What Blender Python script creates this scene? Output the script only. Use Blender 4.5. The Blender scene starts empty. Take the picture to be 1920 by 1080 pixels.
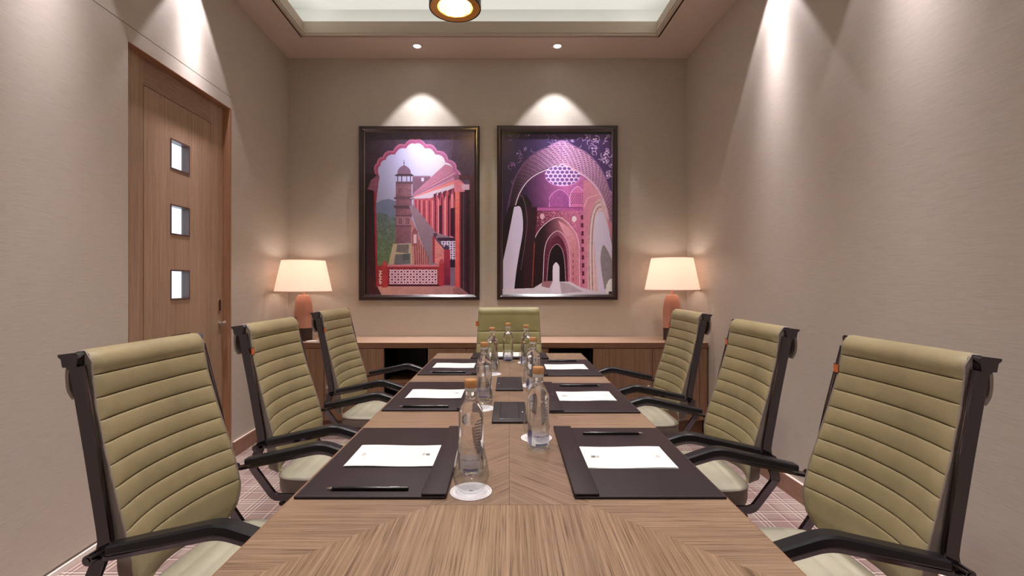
import bpy, bmesh, math, random
import numpy as np
from mathutils import Vector, Matrix
random.seed(7)
PI = math.pi
sc = bpy.context.scene
col = sc.collection

# ------------------------------------------------------------------ camera
CAMZ = 1.23
cd = bpy.data.cameras.new('camera')
cam = bpy.data.objects.new('camera', cd); col.objects.link(cam)
cd.sensor_width = 36.0; cd.lens = 893.0 / 1920 * 36.0
cd.shift_x = 5.0 / 1920; cd.shift_y = -10.0 / 1920
cd.clip_start = 0.05
cam.location = (0, 0, CAMZ); cam.rotation_euler = (PI / 2, 0, 0)
sc.camera = cam

# ------------------------------------------------------------------ colour management
sc.view_settings.view_transform = 'Standard'
sc.view_settings.look = 'None'
sc.view_settings.gamma = 1.0
sc.view_settings.use_curve_mapping = False
sc.view_settings.exposure = 0.45

# ------------------------------------------------------------------ world: bright daylight beyond the door panes
w = bpy.data.worlds.new('world'); sc.world = w; w.use_nodes = True
w.node_tree.nodes['Background'].inputs[0].default_value = (0.80, 0.90, 1.0, 1)
w.node_tree.nodes['Background'].inputs[1].default_value = 2.2

# ------------------------------------------------------------------ room constants
HC = 3.237           # lower ceiling
YB = 4.257           # back wall
YN = -1.6            # wall behind the camera
SK = 0.0325
def sk(y): return SK * (YB - y)
def lwx(y): return -1.978 + sk(y)
def rwx(y): return 1.585 + sk(y)

# ------------------------------------------------------------------ lights
def spot(name, loc, energy, size, blend, color, tilt=(0, 0), radius=0.02, peak=None):
    l = bpy.data.lights.new(name, 'SPOT'); l.energy = energy; l.spot_size = math.radians(size)
    l.spot_blend = blend; l.color = color; l.shadow_soft_size = radius
    if peak:                                            # reflector lamp: a hot centre inside a weaker cone
        l.use_nodes = True; t = l.node_tree; em = t.nodes['Emission']
        tc = t.nodes.new('ShaderNodeTexCoord'); sp = t.nodes.new('ShaderNodeSeparateXYZ'); ab = t.nodes.new('ShaderNodeMath'); ab.operation = 'ABSOLUTE'
        pw = t.nodes.new('ShaderNodeMath'); pw.operation = 'POWER'; pw.inputs[1].default_value = peak[1]
        ma = t.nodes.new('ShaderNodeMath'); ma.operation = 'MULTIPLY_ADD'; ma.inputs[1].default_value = peak[0]; ma.inputs[2].default_value = peak[2]
        t.links.new(tc.outputs['Normal'], sp.inputs[0]); t.links.new(sp.outputs[2], ab.inputs[0]); t.links.new(ab.outputs[0], pw.inputs[0])
        t.links.new(pw.outputs[0], ma.inputs[0]); t.links.new(ma.outputs[0], em.inputs['Strength'])
    o = bpy.data.objects.new(name, l); col.objects.link(o); o.location = loc
    o.rotation_euler = (tilt[0], tilt[1], 0)
    return o
COOL = (0.98, 0.92, 1.0)
for y in (2.895, 1.92, 0.95, 0.0):
    spot('wall_spot_left', (lwx(y) + 0.115, y, HC - 0.02), 68, 66, 0.16, COOL, tilt=(0, math.radians(2.0)), peak=(3.4, 48, 0.42))
    spot('wall_spot_right', (rwx(y) - 0.115, y, HC - 0.02), 68, 66, 0.16, COOL, tilt=(0, -math.radians(2.0)), peak=(3.4, 48, 0.42))
for x in (-0.781, 0.406):
    spot('picture_spot', (x, 4.032, HC - 0.028), 62, 76, 0.25, (0.96, 0.95, 1.0), peak=(3.0, 30, 0.45))
for x, y in ((-0.5, 2.6), (0.15, 2.6), (-0.5, 1.3), (0.2, 1.3), (-0.2, 0.1)):
    spot('table_spot', (x, y, 3.40), 66, 95, 0.9, (1.0, 0.95, 0.95), radius=0.06)
def area(name, loc, rot, sx, sy, energy, color):
    l = bpy.data.lights.new(name, 'AREA'); l.shape = 'RECTANGLE'; l.size = sx; l.size_y = sy
    l.energy = energy; l.color = color
    o = bpy.data.objects.new(name, l); col.objects.link(o); o.location = loc; o.rotation_euler = rot
    return o
# cove strips lying in the trough round the tray, shining up
TL, TR, TF, TN = -1.674, 1.196, 3.863, -0.9
COVE = (1.0, 1.0, 0.97)
area('cove_strip', ((TL + TR) / 2, TF + 0.11, 3.30), (PI, 0, 0), 2.9, 0.05, 2.6, COVE)
area('cove_strip', ((TL + TR) / 2, TN - 0.11, 3.30), (PI, 0, 0), 2.9, 0.05, 7.5, COVE)
for x in (TL - 0.11, TR + 0.11):
    area('cove_strip', (x + sk(1.48), 1.48, 3.30), (PI, 0, math.atan(SK)), 0.05, 4.5, 11, COVE)

# ------------------------------------------------------------------ materials
def s2l(c):
    r = []
    for v in c[:3]:
        v = v / 255.0
        r.append(v / 12.92 if v <= 0.04045 else ((v + 0.055) / 1.055) ** 2.4)
    return (r[0], r[1], r[2], 1.0)
class NT:
    def __init__(s, name):
        s.m = bpy.data.materials.new(name); s.m.use_nodes = True
        s.t = s.m.node_tree; s.n = s.t.nodes; s.b = s.n['Principled BSDF']
        s.out = s.n['Material Output']
    def new(s, typ, **kw):
        nd = s.n.new(typ)
        for k, v in kw.items():
            if hasattr(nd, k): setattr(nd, k, v)
            else: nd.inputs[k].default_value = v
        return nd
    def link(s, a, b): s.t.links.new(a, b)
    def set(s, **kw):
        for k, v in kw.items(): s.b.inputs[k.replace('_', ' ')].default_value = v
    def coords(s, scale=(1, 1, 1), rot=(0, 0, 0), which='Object'):
        tc = s.n.new('ShaderNodeTexCoord'); mp = s.n.new('ShaderNodeMapping')
        mp.inputs['Scale'].default_value = scale; mp.inputs['Rotation'].default_value = rot
        s.link(tc.outputs[which], mp.inputs['Vector']); return mp.outputs[0]
    def rotscale(s, rot, scale):
        tc = s.n.new('ShaderNodeTexCoord'); a = s.n.new('ShaderNodeMapping'); b = s.n.new('ShaderNodeMapping')
        a.inputs['Rotation'].default_value = rot; b.inputs['Scale'].default_value = scale
        s.link(tc.outputs['Object'], a.inputs['Vector']); s.link(a.outputs[0], b.inputs['Vector']); return b.outputs[0]
    def noise(s, vec, scale, detail=3, rough=0.55, dist=0.0):
        nz = s.n.new('ShaderNodeTexNoise'); nz.inputs['Scale'].default_value = scale
        nz.inputs['Detail'].default_value = detail; nz.inputs['Roughness'].default_value = rough
        nz.inputs['Distortion'].default_value = dist
        s.link(vec, nz.inputs['Vector']); return nz.outputs['Fac']
    def ramp(s, fac, stops):
        r = s.n.new('ShaderNodeValToRGB'); e = r.color_ramp.elements
        while len(e) < len(stops): e.new(0.5)
        for i, (p, c) in enumerate(stops):
            e[i].position = p; e[i].color = c if len(c) == 4 else s2l(c)
        s.link(fac, r.inputs[0]); return r.outputs[0]
    def mix(s, fac, a, b, typ='MIX'):
        m = s.n.new('ShaderNodeMix'); m.data_type = 'RGBA'; m.blend_type = typ
        for sock, v in ((m.inputs[0], fac), (m.inputs[6], a), (m.inputs[7], b)):
            if isinstance(v, (int, float)): sock.default_value = v
            elif isinstance(v, tuple): sock.default_value = v
            else: s.link(v, sock)
        return m.outputs[2]
    def bump(s, h, strength=0.3, dist=0.001):
        b = s.n.new('ShaderNodeBump'); b.inputs['Strength'].default_value = strength
        b.inputs['Distance'].default_value = dist
        s.link(h, b.inputs['Height']); s.link(b.outputs[0], s.b.inputs['Normal'])
def flat(name, rgb, rough=0.5, metal=0.0, **kw):
    t = NT(name); t.set(Base_Color=s2l(rgb), Roughness=rough, Metallic=metal); t.set(**kw); return t.m
def wood(name, light, dark, axis, rot=(0, 0, 0), rough=0.38, fine=1.0, pore=0.5, coat=0.0):
    # axis: direction the grain runs along, after rotation
    t = NT(name)
    across = 190 * fine; along = 1.1
    sc_ = [across] * 3; sc_['xyz'.index(axis)] = along * 1.0
    v = t.rotscale(rot, tuple(sc_))
    n1 = t.noise(v, 1.0, 4, 0.6, 0.3)
    sc2 = [across * 3.2] * 3; sc2['xyz'.index(axis)] = 7.0
    v2 = t.rotscale(rot, tuple(sc2))
    n2 = t.noise(v2, 1.0, 2, 0.5)
    sc3 = [9.0] * 3; sc3['xyz'.index(axis)] = 0.8
    n3 = t.noise(t.rotscale(rot, tuple(sc3)), 1.0, 2, 0.5)
    c = t.ramp(n1, [(0.30, dark), (0.68, light)])
    big = t.ramp(n3, [(0.3, (205, 200, 196)), (0.7, (255, 255, 255))])
    c = t.mix(0.35, c, big, 'MULTIPLY')
    pr = t.ramp(n2, [(0.36, (120, 105, 95)), (0.47, (255, 255, 255))])
    c = t.mix(min(1, pore * 1.3), c, pr, 'MULTIPLY')
    t.link(c, t.b.inputs['Base Color']); t.set(Roughness=rough)
    if coat: t.set(Coat_Weight=coat, Coat_Roughness=0.25)
    t.bump(n2, 0.12, 0.0004)
    return t.m

def wallpaper(name):
    t = NT(name)
    v = t.coords((11, 11, 460)); n1 = t.noise(v, 1.0, 4, 0.6, 0.2)
    v2 = t.coords((34, 34, 640)); n2 = t.noise(v2, 1.0, 2, 0.5)
    c = t.ramp(n1, [(0.30, (184, 172, 159)), (0.5, (194, 183, 170)), (0.72, (201, 191, 180))])
    k = t.ramp(n2, [(0.28, (200, 194, 188)), (0.36, (255, 255, 255))])
    c = t.mix(0.5, c, k, 'MULTIPLY')
    t.link(c, t.b.inputs['Base Color']); t.set(Roughness=0.62)
    t.bump(n1, 0.12, 0.001)
    return t.m
M = {}
M['wall'] = wallpaper('grasscloth_wallpaper')
M['ceiling'] = flat('ceiling_paint', (205, 188, 174), 0.75)
M['tray'] = flat('tray_white_paint', (214, 215, 210), 0.75)
M['lip'] = flat('cream_moulding_paint', (192, 178, 160), 0.6)
def carpet():
    t = NT('plaid_carpet')
    tc = t.n.new('ShaderNodeTexCoord'); sep = t.n.new('ShaderNodeSeparateXYZ')
    t.link(tc.outputs['Object'], sep.inputs[0])
    def stripes(sock, period, off, width):
        a = t.new('ShaderNodeMath', operation='ADD'); t.link(sock, a.inputs[0]); a.inputs[1].default_value = off + 50 * period
        m = t.new('ShaderNodeMath', operation='MODULO'); t.link(a.outputs[0], m.inputs[0]); m.inputs[1].default_value = period
        l = t.new('ShaderNodeMath', operation='LESS_THAN'); t.link(m.outputs[0], l.inputs[0]); l.inputs[1].default_value = width
        return l.outputs[0]
    base = s2l((158, 138, 126)); c = base
    X, Y = sep.outputs[0], sep.outputs[1]
    mauve = s2l((136, 104, 98)); brown = s2l((100, 74, 70)); cream = s2l((214, 197, 186))
    def fm(fac, a, w):  # scaled factor
        q = t.new('ShaderNodeMath', operation='MULTIPLY'); t.link(fac, q.inputs[0]); q.inputs[1].default_value = w; return q.outputs[0]
    for S in (X, Y):
        c = t.mix(fm(stripes(S, 0.34, 0.0, 0.11), 0, 0.42), c, mauve)
    for S in (X, Y):
        for off in (0.012, 0.034, 0.056, 0.150, 0.172, 0.255):
            c = t.mix(fm(stripes(S, 0.34, off, 0.005), 0, 0.7), c, brown)
        for off in (0.023, 0.045, 0.067, 0.161, 0.183, 0.266):
            c = t.mix(fm(stripes(S, 0.34, off, 0.005), 0, 0.75), c, cream)
    nz = t.noise(t.coords((1, 1, 1)), 420, 2)
    c = t.mix(0.5, c, t.ramp(nz, [(0.3, (170, 160, 160)), (0.7, (255, 255, 255))]), 'MULTIPLY')
    t.link(c, t.b.inputs['Base Color']); t.set(Roughness=0.95)
    t.bump(nz, 0.5, 0.003)
    return t.m
M['carpet'] = carpet()
TAB_L, TAB_D = (163, 135, 110), (126, 100, 79)
M['table_x'] = wood('table_veneer_cross', TAB_L, TAB_D, 'x', rough=0.34)
M['table_y'] = wood('table_veneer_long', (163, 134, 107), (122, 96, 73), 'y', rough=0.34)
M['table_cl'] = wood('table_veneer_chevron_left', (152, 126, 104), (122, 98, 79), 'y', rot=(0, 0, PI / 4), rough=0.34)
M['table_cr'] = wood('table_veneer_chevron_right', (152, 126, 104), (122, 98, 79), 'y', rot=(0, 0, -PI / 4), rough=0.34)
M['edge'] = wood('table_edge_band', (176, 130, 98), (140, 96, 68), 'y', rough=0.35)
M['seam'] = flat('veneer_joint', (92, 66, 50), 0.6)
M['wood_side'] = wood('sideboard_veneer', (158, 120, 92), (122, 88, 65), 'z', rough=0.4, pore=0.35)
M['wood_top'] = wood('sideboard_top_veneer', (200, 166, 142), (168, 134, 112), 'x', rough=0.32, pore=0.35)
M['wood_band'] = wood('sideboard_edge_veneer', (142, 100, 74), (110, 74, 52), 'x', rough=0.4, pore=0.35)
M['door'] = wood('door_veneer', (182, 152, 126), (150, 119, 95), 'z', rough=0.42, pore=0.3)
M['door_x'] = wood('door_rail_veneer', (170, 138, 112), (140, 108, 85), 'y', rough=0.42, pore=0.3)
M['jamb'] = wood('door_jamb_veneer', (176, 130, 98), (146, 102, 74), 'z', rough=0.42, pore=0.3)
M['base'] = wood('baseboard_wood', (170, 128, 106), (140, 100, 80), 'y', rough=0.4, pore=0.3)
M['groove'] = flat('shadow_groove', (58, 36, 28), 0.7)
M['niche'] = flat('niche_black_lining', (16, 10, 10), 0.5)
def leather(name, rgb, rough, bump, scale=420, spec=0.5):
    t = NT(name)
    vec = t.coords((1, 1, 1))
    vo = t.new('ShaderNodeTexVoronoi'); vo.inputs['Scale'].default_value = scale; t.link(vec, vo.inputs['Vector'])
    nz = t.noise(vec, 6, 3)
    a = s2l([c * 0.93 for c in rgb]); b = s2l([min(255, c * 1.05) for c in rgb])
    c = t.ramp(nz, [(0.3, a), (0.7, b)])
    t.link(c, t.b.inputs['Base Color']); t.set(Roughness=rough, Specular_IOR_Level=spec)
    t.bump(vo.outputs['Distance'], bump, 0.0012)
    return t.m
M['leather'] = leather('olive_tan_leather', (148, 134, 100), 0.40, 0.22, 300)
M['leather_side'] = leather('taupe_leather_edge', (136, 122, 112), 0.5, 0.15, 300)
M['leather_seat'] = leather('seat_leather', (166, 160, 140), 0.36, 0.10, 300)
M['leather_green'] = leather('green_leather', (146, 136, 90), 0.45, 0.1, 300)
M['pad'] = leather('dark_brown_leather', (40, 28, 31), 0.5, 0.35, 700, 0.3)
M['folder'] = leather('black_leather', (40, 33, 36), 0.5, 0.25, 700)
M['chrome'] = flat('dark_polished_metal', (98, 94, 100), 0.12, 1.0)
M['chrome_bright'] = flat('bright_chrome', (225, 220, 216), 0.12, 1.0)
M['black'] = flat('black_soft_plastic', (17, 16, 19), 0.33)
M['tag'] = flat('orange_tag_cloth', (196, 98, 48), 0.8)
M['gold_thread'] = flat('dark_tag_thread', (60, 30, 20), 0.8)
M['steel'] = flat('brushed_steel', (190, 186, 182), 0.25, 1.0)
M['frame'] = flat('dark_mahogany_frame', (44, 24, 24), 0.28, 0.0, Coat_Weight=0.4, Coat_Roughness=0.15)
M['silver'] = flat('silver_bead', (205, 196, 190), 0.3, 1.0)
M['paper'] = flat('white_paper', (226, 222, 216), 0.7)
M['ink'] = flat('grey_ink', (70, 70, 68), 0.7)
M['inkblue'] = flat('blue_ink', (70, 76, 130), 0.6)
M['white_print'] = flat('white_print', (225, 225, 225), 0.6)
M['pen'] = flat('black_lacquer', (10, 10, 12), 0.22)
M['coaster'] = flat('coaster_card', (232, 226, 228), 0.75)
M['coaster_ring'] = flat('coaster_printed_ring', (120, 110, 116), 0.7)
M['copper'] = flat('copper_cap', (214, 160, 108), 0.32, 0.45)
M['collar'] = flat('frosted_collar', (205, 200, 196), 0.4)
M['terracotta'] = flat('terracotta_glaze', (198, 142, 122), 0.42)
M['lampbase'] = flat('dark_lamp_foot', (58, 38, 32), 0.45)
def thin_glass(name, tint=(1, 1, 1, 1), ior=1.45, extra=0.03):
    t = NT(name)
    t.n.remove(t.b)
    tr = t.n.new('ShaderNodeBsdfTransparent'); tr.inputs[0].default_value = tint
    gl = t.n.new('ShaderNodeBsdfGlossy'); gl.inputs['Roughness'].default_value = 0.02
    fr = t.n.new('ShaderNodeFresnel'); ge = t.n.new('ShaderNodeNewGeometry')
    mr = t.n.new('ShaderNodeMapRange'); mr.inputs['To Min'].default_value = ior; mr.inputs['To Max'].default_value = 1 / ior
    t.link(ge.outputs['Backfacing'], mr.inputs['Value']); t.link(mr.outputs[0], fr.inputs[0])
    ad = t.new('ShaderNodeMath', operation='ADD'); ad.inputs[1].default_value = extra
    mx = t.n.new('ShaderNodeMixShader')
    t.link(fr.outputs[0], ad.inputs[0]); t.link(ad.outputs[0], mx.inputs[0])
    t.link(tr.outputs[0], mx.inputs[1]); t.link(gl.outputs[0], mx.inputs[2]); t.link(mx.outputs[0], t.out.inputs[0])
    return t.m
M['glass'] = thin_glass('clear_glass', (0.96, 0.97, 0.97, 1))
M['pane'] = thin_glass('window_pane', (0.9, 0.95, 0.97, 1))
def water():
    t = NT('water_filled_bottle'); t.n.remove(t.b)
    tr = t.n.new('ShaderNodeBsdfTransparent'); tr.inputs[0].default_value = (0.97, 0.97, 0.97, 1)
    gl = t.n.new('ShaderNodeBsdfGlass'); gl.inputs['IOR'].default_value = 1.36; gl.inputs['Roughness'].default_value = 0.0
    mx = t.n.new('ShaderNodeMixShader'); mx.inputs[0].default_value = 0.85
    t.link(tr.outputs[0], mx.inputs[1]); t.link(gl.outputs[0], mx.inputs[2]); t.link(mx.outputs[0], t.out.inputs[0])
    return t.m
M['water'] = water()
def film(name, rgb, op):
    t = NT(name); t.n.remove(t.b)
    tr = t.n.new('ShaderNodeBsdfTransparent'); df = t.n.new('ShaderNodeBsdfDiffuse'); df.inputs[0].default_value = s2l(rgb)
    mx = t.n.new('ShaderNodeMixShader'); mx.inputs[0].default_value = op
    t.link(tr.outputs[0], mx.inputs[1]); t.link(df.outputs[0], mx.inputs[2]); t.link(mx.outputs[0], t.out.inputs[0])
    return t.m
M['label'] = film('clear_label_film', (214, 210, 226), 0.5)
M['label_blue'] = film('label_blue_panel', (92, 96, 150), 0.75)
M['label_white'] = film('label_white_panel', (240, 240, 246), 0.9)
def shade():
    t = NT('linen_lamp_shade'); t.n.remove(t.b)
    df = t.n.new('ShaderNodeBsdfDiffuse'); df.inputs[0].default_value = s2l((238, 222, 208))
    tl = t.n.new('ShaderNodeBsdfTranslucent'); tl.inputs[0].default_value = s2l((250, 226, 206))
    mx = t.n.new('ShaderNodeMixShader'); mx.inputs[0].default_value = 0.5
    em = t.n.new('ShaderNodeEmission'); em.inputs[0].default_value = s2l((255, 232, 220)); em.inputs[1].default_value = 0.22
    ad = t.n.new('ShaderNodeAddShader')
    t.link(df.outputs[0], mx.inputs[1]); t.link(tl.outputs[0], mx.inputs[2]); t.link(mx.outputs[0], ad.inputs[0]); t.link(em.outputs[0], ad.inputs[1]); t.link(ad.outputs[0], t.out.inputs[0])
    return t.m
M['shade'] = shade()
M['piping_cloth'] = flat('shade_piping', (222, 188, 166), 0.8)
def emit(name, rgb, s):
    t = NT(name); t.set(Base_Color=(0, 0, 0, 1), Emission_Color=s2l(rgb), Emission_Strength=s); return t.m
M['spot_glow'] = emit('spot_lens_glow', (255, 250, 250), 9.0)
M['lamp_glow'] = emit('pendant_glow', (255, 236, 170), 2.2)
M['gold'] = flat('gold_reflector', (214, 160, 72), 0.42, 0.6)
M['pendant_black'] = flat('pendant_black_metal', (28, 20, 16), 0.4)
M['spot_trim'] = flat('spot_trim', (220, 214, 208), 0.4)
M['corridor'] = flat('corridor_floor', (200, 200, 196), 0.8)

# ------------------------------------------------------------------ mesh helpers
def obj(name, bm, mats, parent=None, smooth=None, loc=None):
    me = bpy.data.meshes.new(name)
    bmesh.ops.recalc_face_normals(bm, faces=bm.faces)
    bm.to_mesh(me); bm.free()
    for m in (mats if isinstance(mats, (list, tuple)) else [mats]): me.materials.append(m)
    if smooth is not None:
        me.polygons.foreach_set('use_smooth', [True] * len(me.polygons))
        me.set_sharp_from_angle(angle=math.radians(smooth))
    o = bpy.data.objects.new(name, me); col.objects.link(o)
    if loc is not None: o.location = loc
    if parent is not None: o.parent = parent
    return o
def tag(o, label, cat, group=None):
    o['label'] = label; o['category'] = cat
    if group: o['group'] = group
    return o
def thing(name, label, cat, loc=(0, 0, 0), rotz=0, group=None):
    o = bpy.data.objects.new(name, None); col.objects.link(o); o.empty_display_size = 0.1
    o.location = loc; o.rotation_euler = (0, 0, rotz)
    return tag(o, label, cat, group)
def struct(o): o['kind'] = 'structure'; return o
def dup(root, loc, rotz, label, group=None, skip=()):
    r = root.copy(); col.objects.link(r); r.location = loc; r.rotation_euler = (0, 0, rotz)
    r['label'] = label
    if group: r['group'] = group
    for ch in list(root.children):
        if ch.name.split('.')[0] in skip: continue
        c = ch.copy(); col.objects.link(c); c.parent = r
        for g in ch.children:
            if g.name.split('.')[0] in skip: continue
            d = g.copy(); col.objects.link(d); d.parent = c
    return r
def box(bm, x0, x1, y0, y1, z0, z1, bev=0.0, seg=2, mi=0):
    r = bmesh.ops.create_cube(bm, size=1.0)
    vs = r['verts']
    for v in vs:
        v.co = Vector(((x0 + x1) / 2 + v.co.x * (x1 - x0), (y0 + y1) / 2 + v.co.y * (y1 - y0), (z0 + z1) / 2 + v.co.z * (z1 - z0)))
    fs = set(f for v in vs for f in v.link_faces)
    for f in fs: f.material_index = mi
    if bev > 0:
        es = list(set(e for v in vs for e in v.link_edges))
        res = bmesh.ops.bevel(bm, geom=es, offset=bev, segments=seg, profile=0.5, affect='EDGES')
        for f in res['faces']: f.material_index = mi
def quad(bm, pts, mi=0):
    f = bm.faces.new([bm.verts.new(p) for p in pts]); f.material_index = mi; return f
def prism(bm, pts, z0, z1, mi=0):
    a = [bm.verts.new((p[0], p[1], z0)) for p in pts]; b = [bm.verts.new((p[0], p[1], z1)) for p in pts]
    n = len(pts)
    bm.faces.new(a[::-1]).material_index = mi; bm.faces.new(b).material_index = mi
    for i in range(n):
        bm.faces.new((a[i], a[(i + 1) % n], b[(i + 1) % n], b[i])).material_index = mi
def lathe(bm, prof, n=32, cx=0, cy=0, mi=0, close=True, fn=None):
    rings = []
    for k, (r, z) in enumerate(prof):
        ring = []
        for i in range(n):
            a = 2 * PI * i / n
            rr = r if fn is None else fn(r, z, a)
            ring.append(bm.verts.new((cx + rr * math.cos(a), cy + rr * math.sin(a), z)))
        rings.append(ring)
    for k in range(len(rings) - 1):
        A, B = rings[k], rings[k + 1]
        for i in range(n):
            bm.faces.new((A[i], A[(i + 1) % n], B[(i + 1) % n], B[i])).material_index = mi
    if close:
        bm.faces.new(rings[0][::-1]).material_index = mi; bm.faces.new(rings[-1]).material_index = mi
    return rings
def tube(bm, pts, r, n=8, closed=False, mi=0):
    pts = [Vector(p) for p in pts]; N = len(pts); rings = []
    up = Vector((0, 0, 1)); prev = None
    for i, p in enumerate(pts):
        a = pts[(i - 1) % N] if (closed or i > 0) else p
        b = pts[(i + 1) % N] if (closed or i < N - 1) else p
        t = (b - a).normalized()
        if prev is None:
            s = t.cross(up)
            if s.length < 0.1: s = t.cross(Vector((1, 0, 0)))
        else: s = prev - t * prev.dot(t)
        s.normalize(); prev = s; u = t.cross(s)
        rings.append([bm.verts.new(p + (s * math.cos(2 * PI * k / n) + u * math.sin(2 * PI * k / n)) * r) for k in range(n)])
    M_ = N if closed else N - 1
    for i in range(M_):
        A, B = rings[i], rings[(i + 1) % N]
        for k in range(n):
            bm.faces.new((A[k], A[(k + 1) % n], B[(k + 1) % n], B[k])).material_index = mi
    if not closed:
        bm.faces.new(rings[0][::-1]).material_index = mi; bm.faces.new(rings[-1]).material_index = mi
def cyl_axis(bm, p0, p1, r, n=20, mi=0): tube(bm, [p0, p1], r, n, mi=mi)
def smooth_path(pts, sub=6, closed=False):
    # Catmull-Rom through points of any dimension
    P = [np.array(p, float) for p in pts]; out = []; n = len(P)
    for i in range(n if closed else n - 1):
        p0 = P[(i - 1) % n] if closed or i > 0 else 2 * P[0] - P[1]
        p1 = P[i]; p2 = P[(i + 1) % n]
        p3 = P[(i + 2) % n] if closed or i < n - 2 else 2 * P[-1] - P[-2]
        for k in range(sub):
            t = k / sub
            out.append(0.5 * ((2 * p1) + (-p0 + p2) * t + (2 * p0 - 5 * p1 + 4 * p2 - p3) * t * t + (-p0 + 3 * p1 - 3 * p2 + p3) * t ** 3))
    if not closed: out.append(P[-1])
    return [tuple(float(c) for c in q) for q in out]
def round_corners(pts, r, seg=5):
    # fillet a polyline of n-d points
    P = [np.array(p, float) for p in pts]; out = [P[0]]
    for i in range(1, len(P) - 1):
        a = P[i - 1] - P[i]; b = P[i + 1] - P[i]; la = np.linalg.norm(a); lb = np.linalg.norm(b)
        d = min(r, la * 0.45, lb * 0.45); s = P[i] + a / la * d; e = P[i] + b / lb * d
        for k in range(seg + 1):
            t = k / seg; out.append((1 - t) ** 2 * s + 2 * t * (1 - t) * P[i] + t * t * e)
    out.append(P[-1]); return [tuple(float(c) for c in q) for q in out]
def sweep(bm, path, section, mi=0):
    """path: (x,y,z) lying roughly in xz; section: list of (n,l) n = in-plane normal offset, l = lateral (y)"""
    N = len(path); rings = []
    for i, p in enumerate(path):
        a = path[max(0, i - 1)]; b = path[min(N - 1, i + 1)]
        tx, tz = b[0] - a[0], b[2] - a[2]; L = math.hypot(tx, tz) or 1; tx /= L; tz /= L
        nx, nz = -tz, tx
        S = section(i / (N - 1)) if callable(section) else section
        rings.append([bm.verts.new((p[0] + nx * n, p[1] + l, p[2] + nz * n)) for n, l in S])
    m = len(rings[0])
    for i in range(N - 1):
        for k in range(m):
            bm.faces.new((rings[i][k], rings[i][(k + 1) % m], rings[i + 1][(k + 1) % m], rings[i + 1][k])).material_index = mi
    bm.faces.new(rings[0][::-1]).material_index = mi; bm.faces.new(rings[-1]).material_index = mi
def text_verts(s, size, spacing=1.0, bold=0.0):
    cu = bpy.data.curves.new('t', 'FONT'); cu.body = s; cu.size = size; cu.align_x = 'CENTER'; cu.align_y = 'CENTER'
    cu.space_character = spacing; cu.resolution_u = 2; cu.offset = bold
    o = bpy.data.objects.new('t', cu); col.objects.link(o)
    dg = bpy.context.evaluated_depsgraph_get(); me = bpy.data.meshes.new_from_object(o.evaluated_get(dg))
    V = [tuple(v.co) for v in me.vertices]; F = [tuple(p.vertices) for p in me.polygons]
    bpy.data.objects.remove(o); bpy.data.curves.remove(cu); bpy.data.meshes.remove(me)
    return V, F
def add_mapped(bm, VF, fn, mi=0):
    V, F = VF; vs = [bm.verts.new(fn(*v)) for v in V]
    for f in F:
        try: bm.faces.new([vs[i] for i in f]).material_index = mi
        except ValueError: pass

# ------------------------------------------------------------------ the room
def wall_poly(name, pts_in, pts_out, z0, z1, mat):
    bm = bmesh.new(); prism(bm, pts_in + pts_out[::-1], z0, z1); return struct(obj(name, bm, mat))
T = 0.12
bm = bmesh.new(); prism(bm, [(lwx(YN) - 0.4, YN), (rwx(YN) + 0.4, YN), (rwx(YB) + 0.4, YB + T), (lwx(YB) - 0.4, YB + T)], -0.06, 0.0)
struct(obj('floor', bm, M['carpet']))
struct(obj('wall_back', (lambda b: (prism(b, [(lwx(YB) - T, YB), (rwx(YB) + T, YB), (rwx(YB) + T, YB + T), (lwx(YB) - T, YB + T)], 0, 3.6), b)[1])(bmesh.new()), M['wall']))
struct(obj('wall_right', (lambda b: (prism(b, [(rwx(YN), YN), (rwx(YB), YB), (rwx(YB) + T, YB), (rwx(YN) + T, YN)], 0, 3.6), b)[1])(bmesh.new()), M['wall']))
struct(obj('wall_front', (lambda b: (prism(b, [(lwx(YN) - 0.3, YN - T), (rwx(YN) + T, YN - T), (rwx(YN) + T, YN), (lwx(YN) - 0.3, YN)], 0, 3.6), b)[1])(bmesh.new()), M['wall']))
D0, D1, DZ, HZ = 2.395, 3.332, 2.446, 2.524       # door opening along Y, head, groove line
bm = bmesh.new()
def lw(b, y0, y1, z0, z1, t=T, off=0.0, mi=0):
    prism(b, [(lwx(y0) - off, y0), (lwx(y1) - off, y1), (lwx(y1) - t, y1), (lwx(y0) - t, y0)], z0, z1, mi)
lw(bm, YN, YB, HZ + 0.004, 3.6)                    # above the groove
lw(bm, YN, D1, HZ, HZ + 0.004, off=0.012, mi=1)    # groove
lw(bm, D1, YB, HZ, HZ + 0.004)
lw(bm, D0 + 0.0015, D1, DZ, HZ, t=0.05)             # head panel over the door
lw(bm, YN, D0, 0.035, HZ, t=0.045)                 # pocket panel the door slides behind
lw(bm, D1, YB, 0.0, HZ)                            # beyond the door
struct(obj('wall_left', bm, [M['wall'], M['groove']]))
bm = bmesh.new()                                    # outer skin of the door pocket
lw(bm, YN, D0 - 0.02, 0, HZ, t=0.16, off=0.115)
struct(obj('wall_pocket', bm, M['wall']))
# pale threshold strip at the foot of the pocket panel
bm = bmesh.new(); lw(bm, YN, D0, 0.0, 0.022, t=0.03, off=-0.006)
struct(obj('trim_1', bm, flat('pale_floor_strip', (236, 226, 218), 0.5)))
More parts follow.
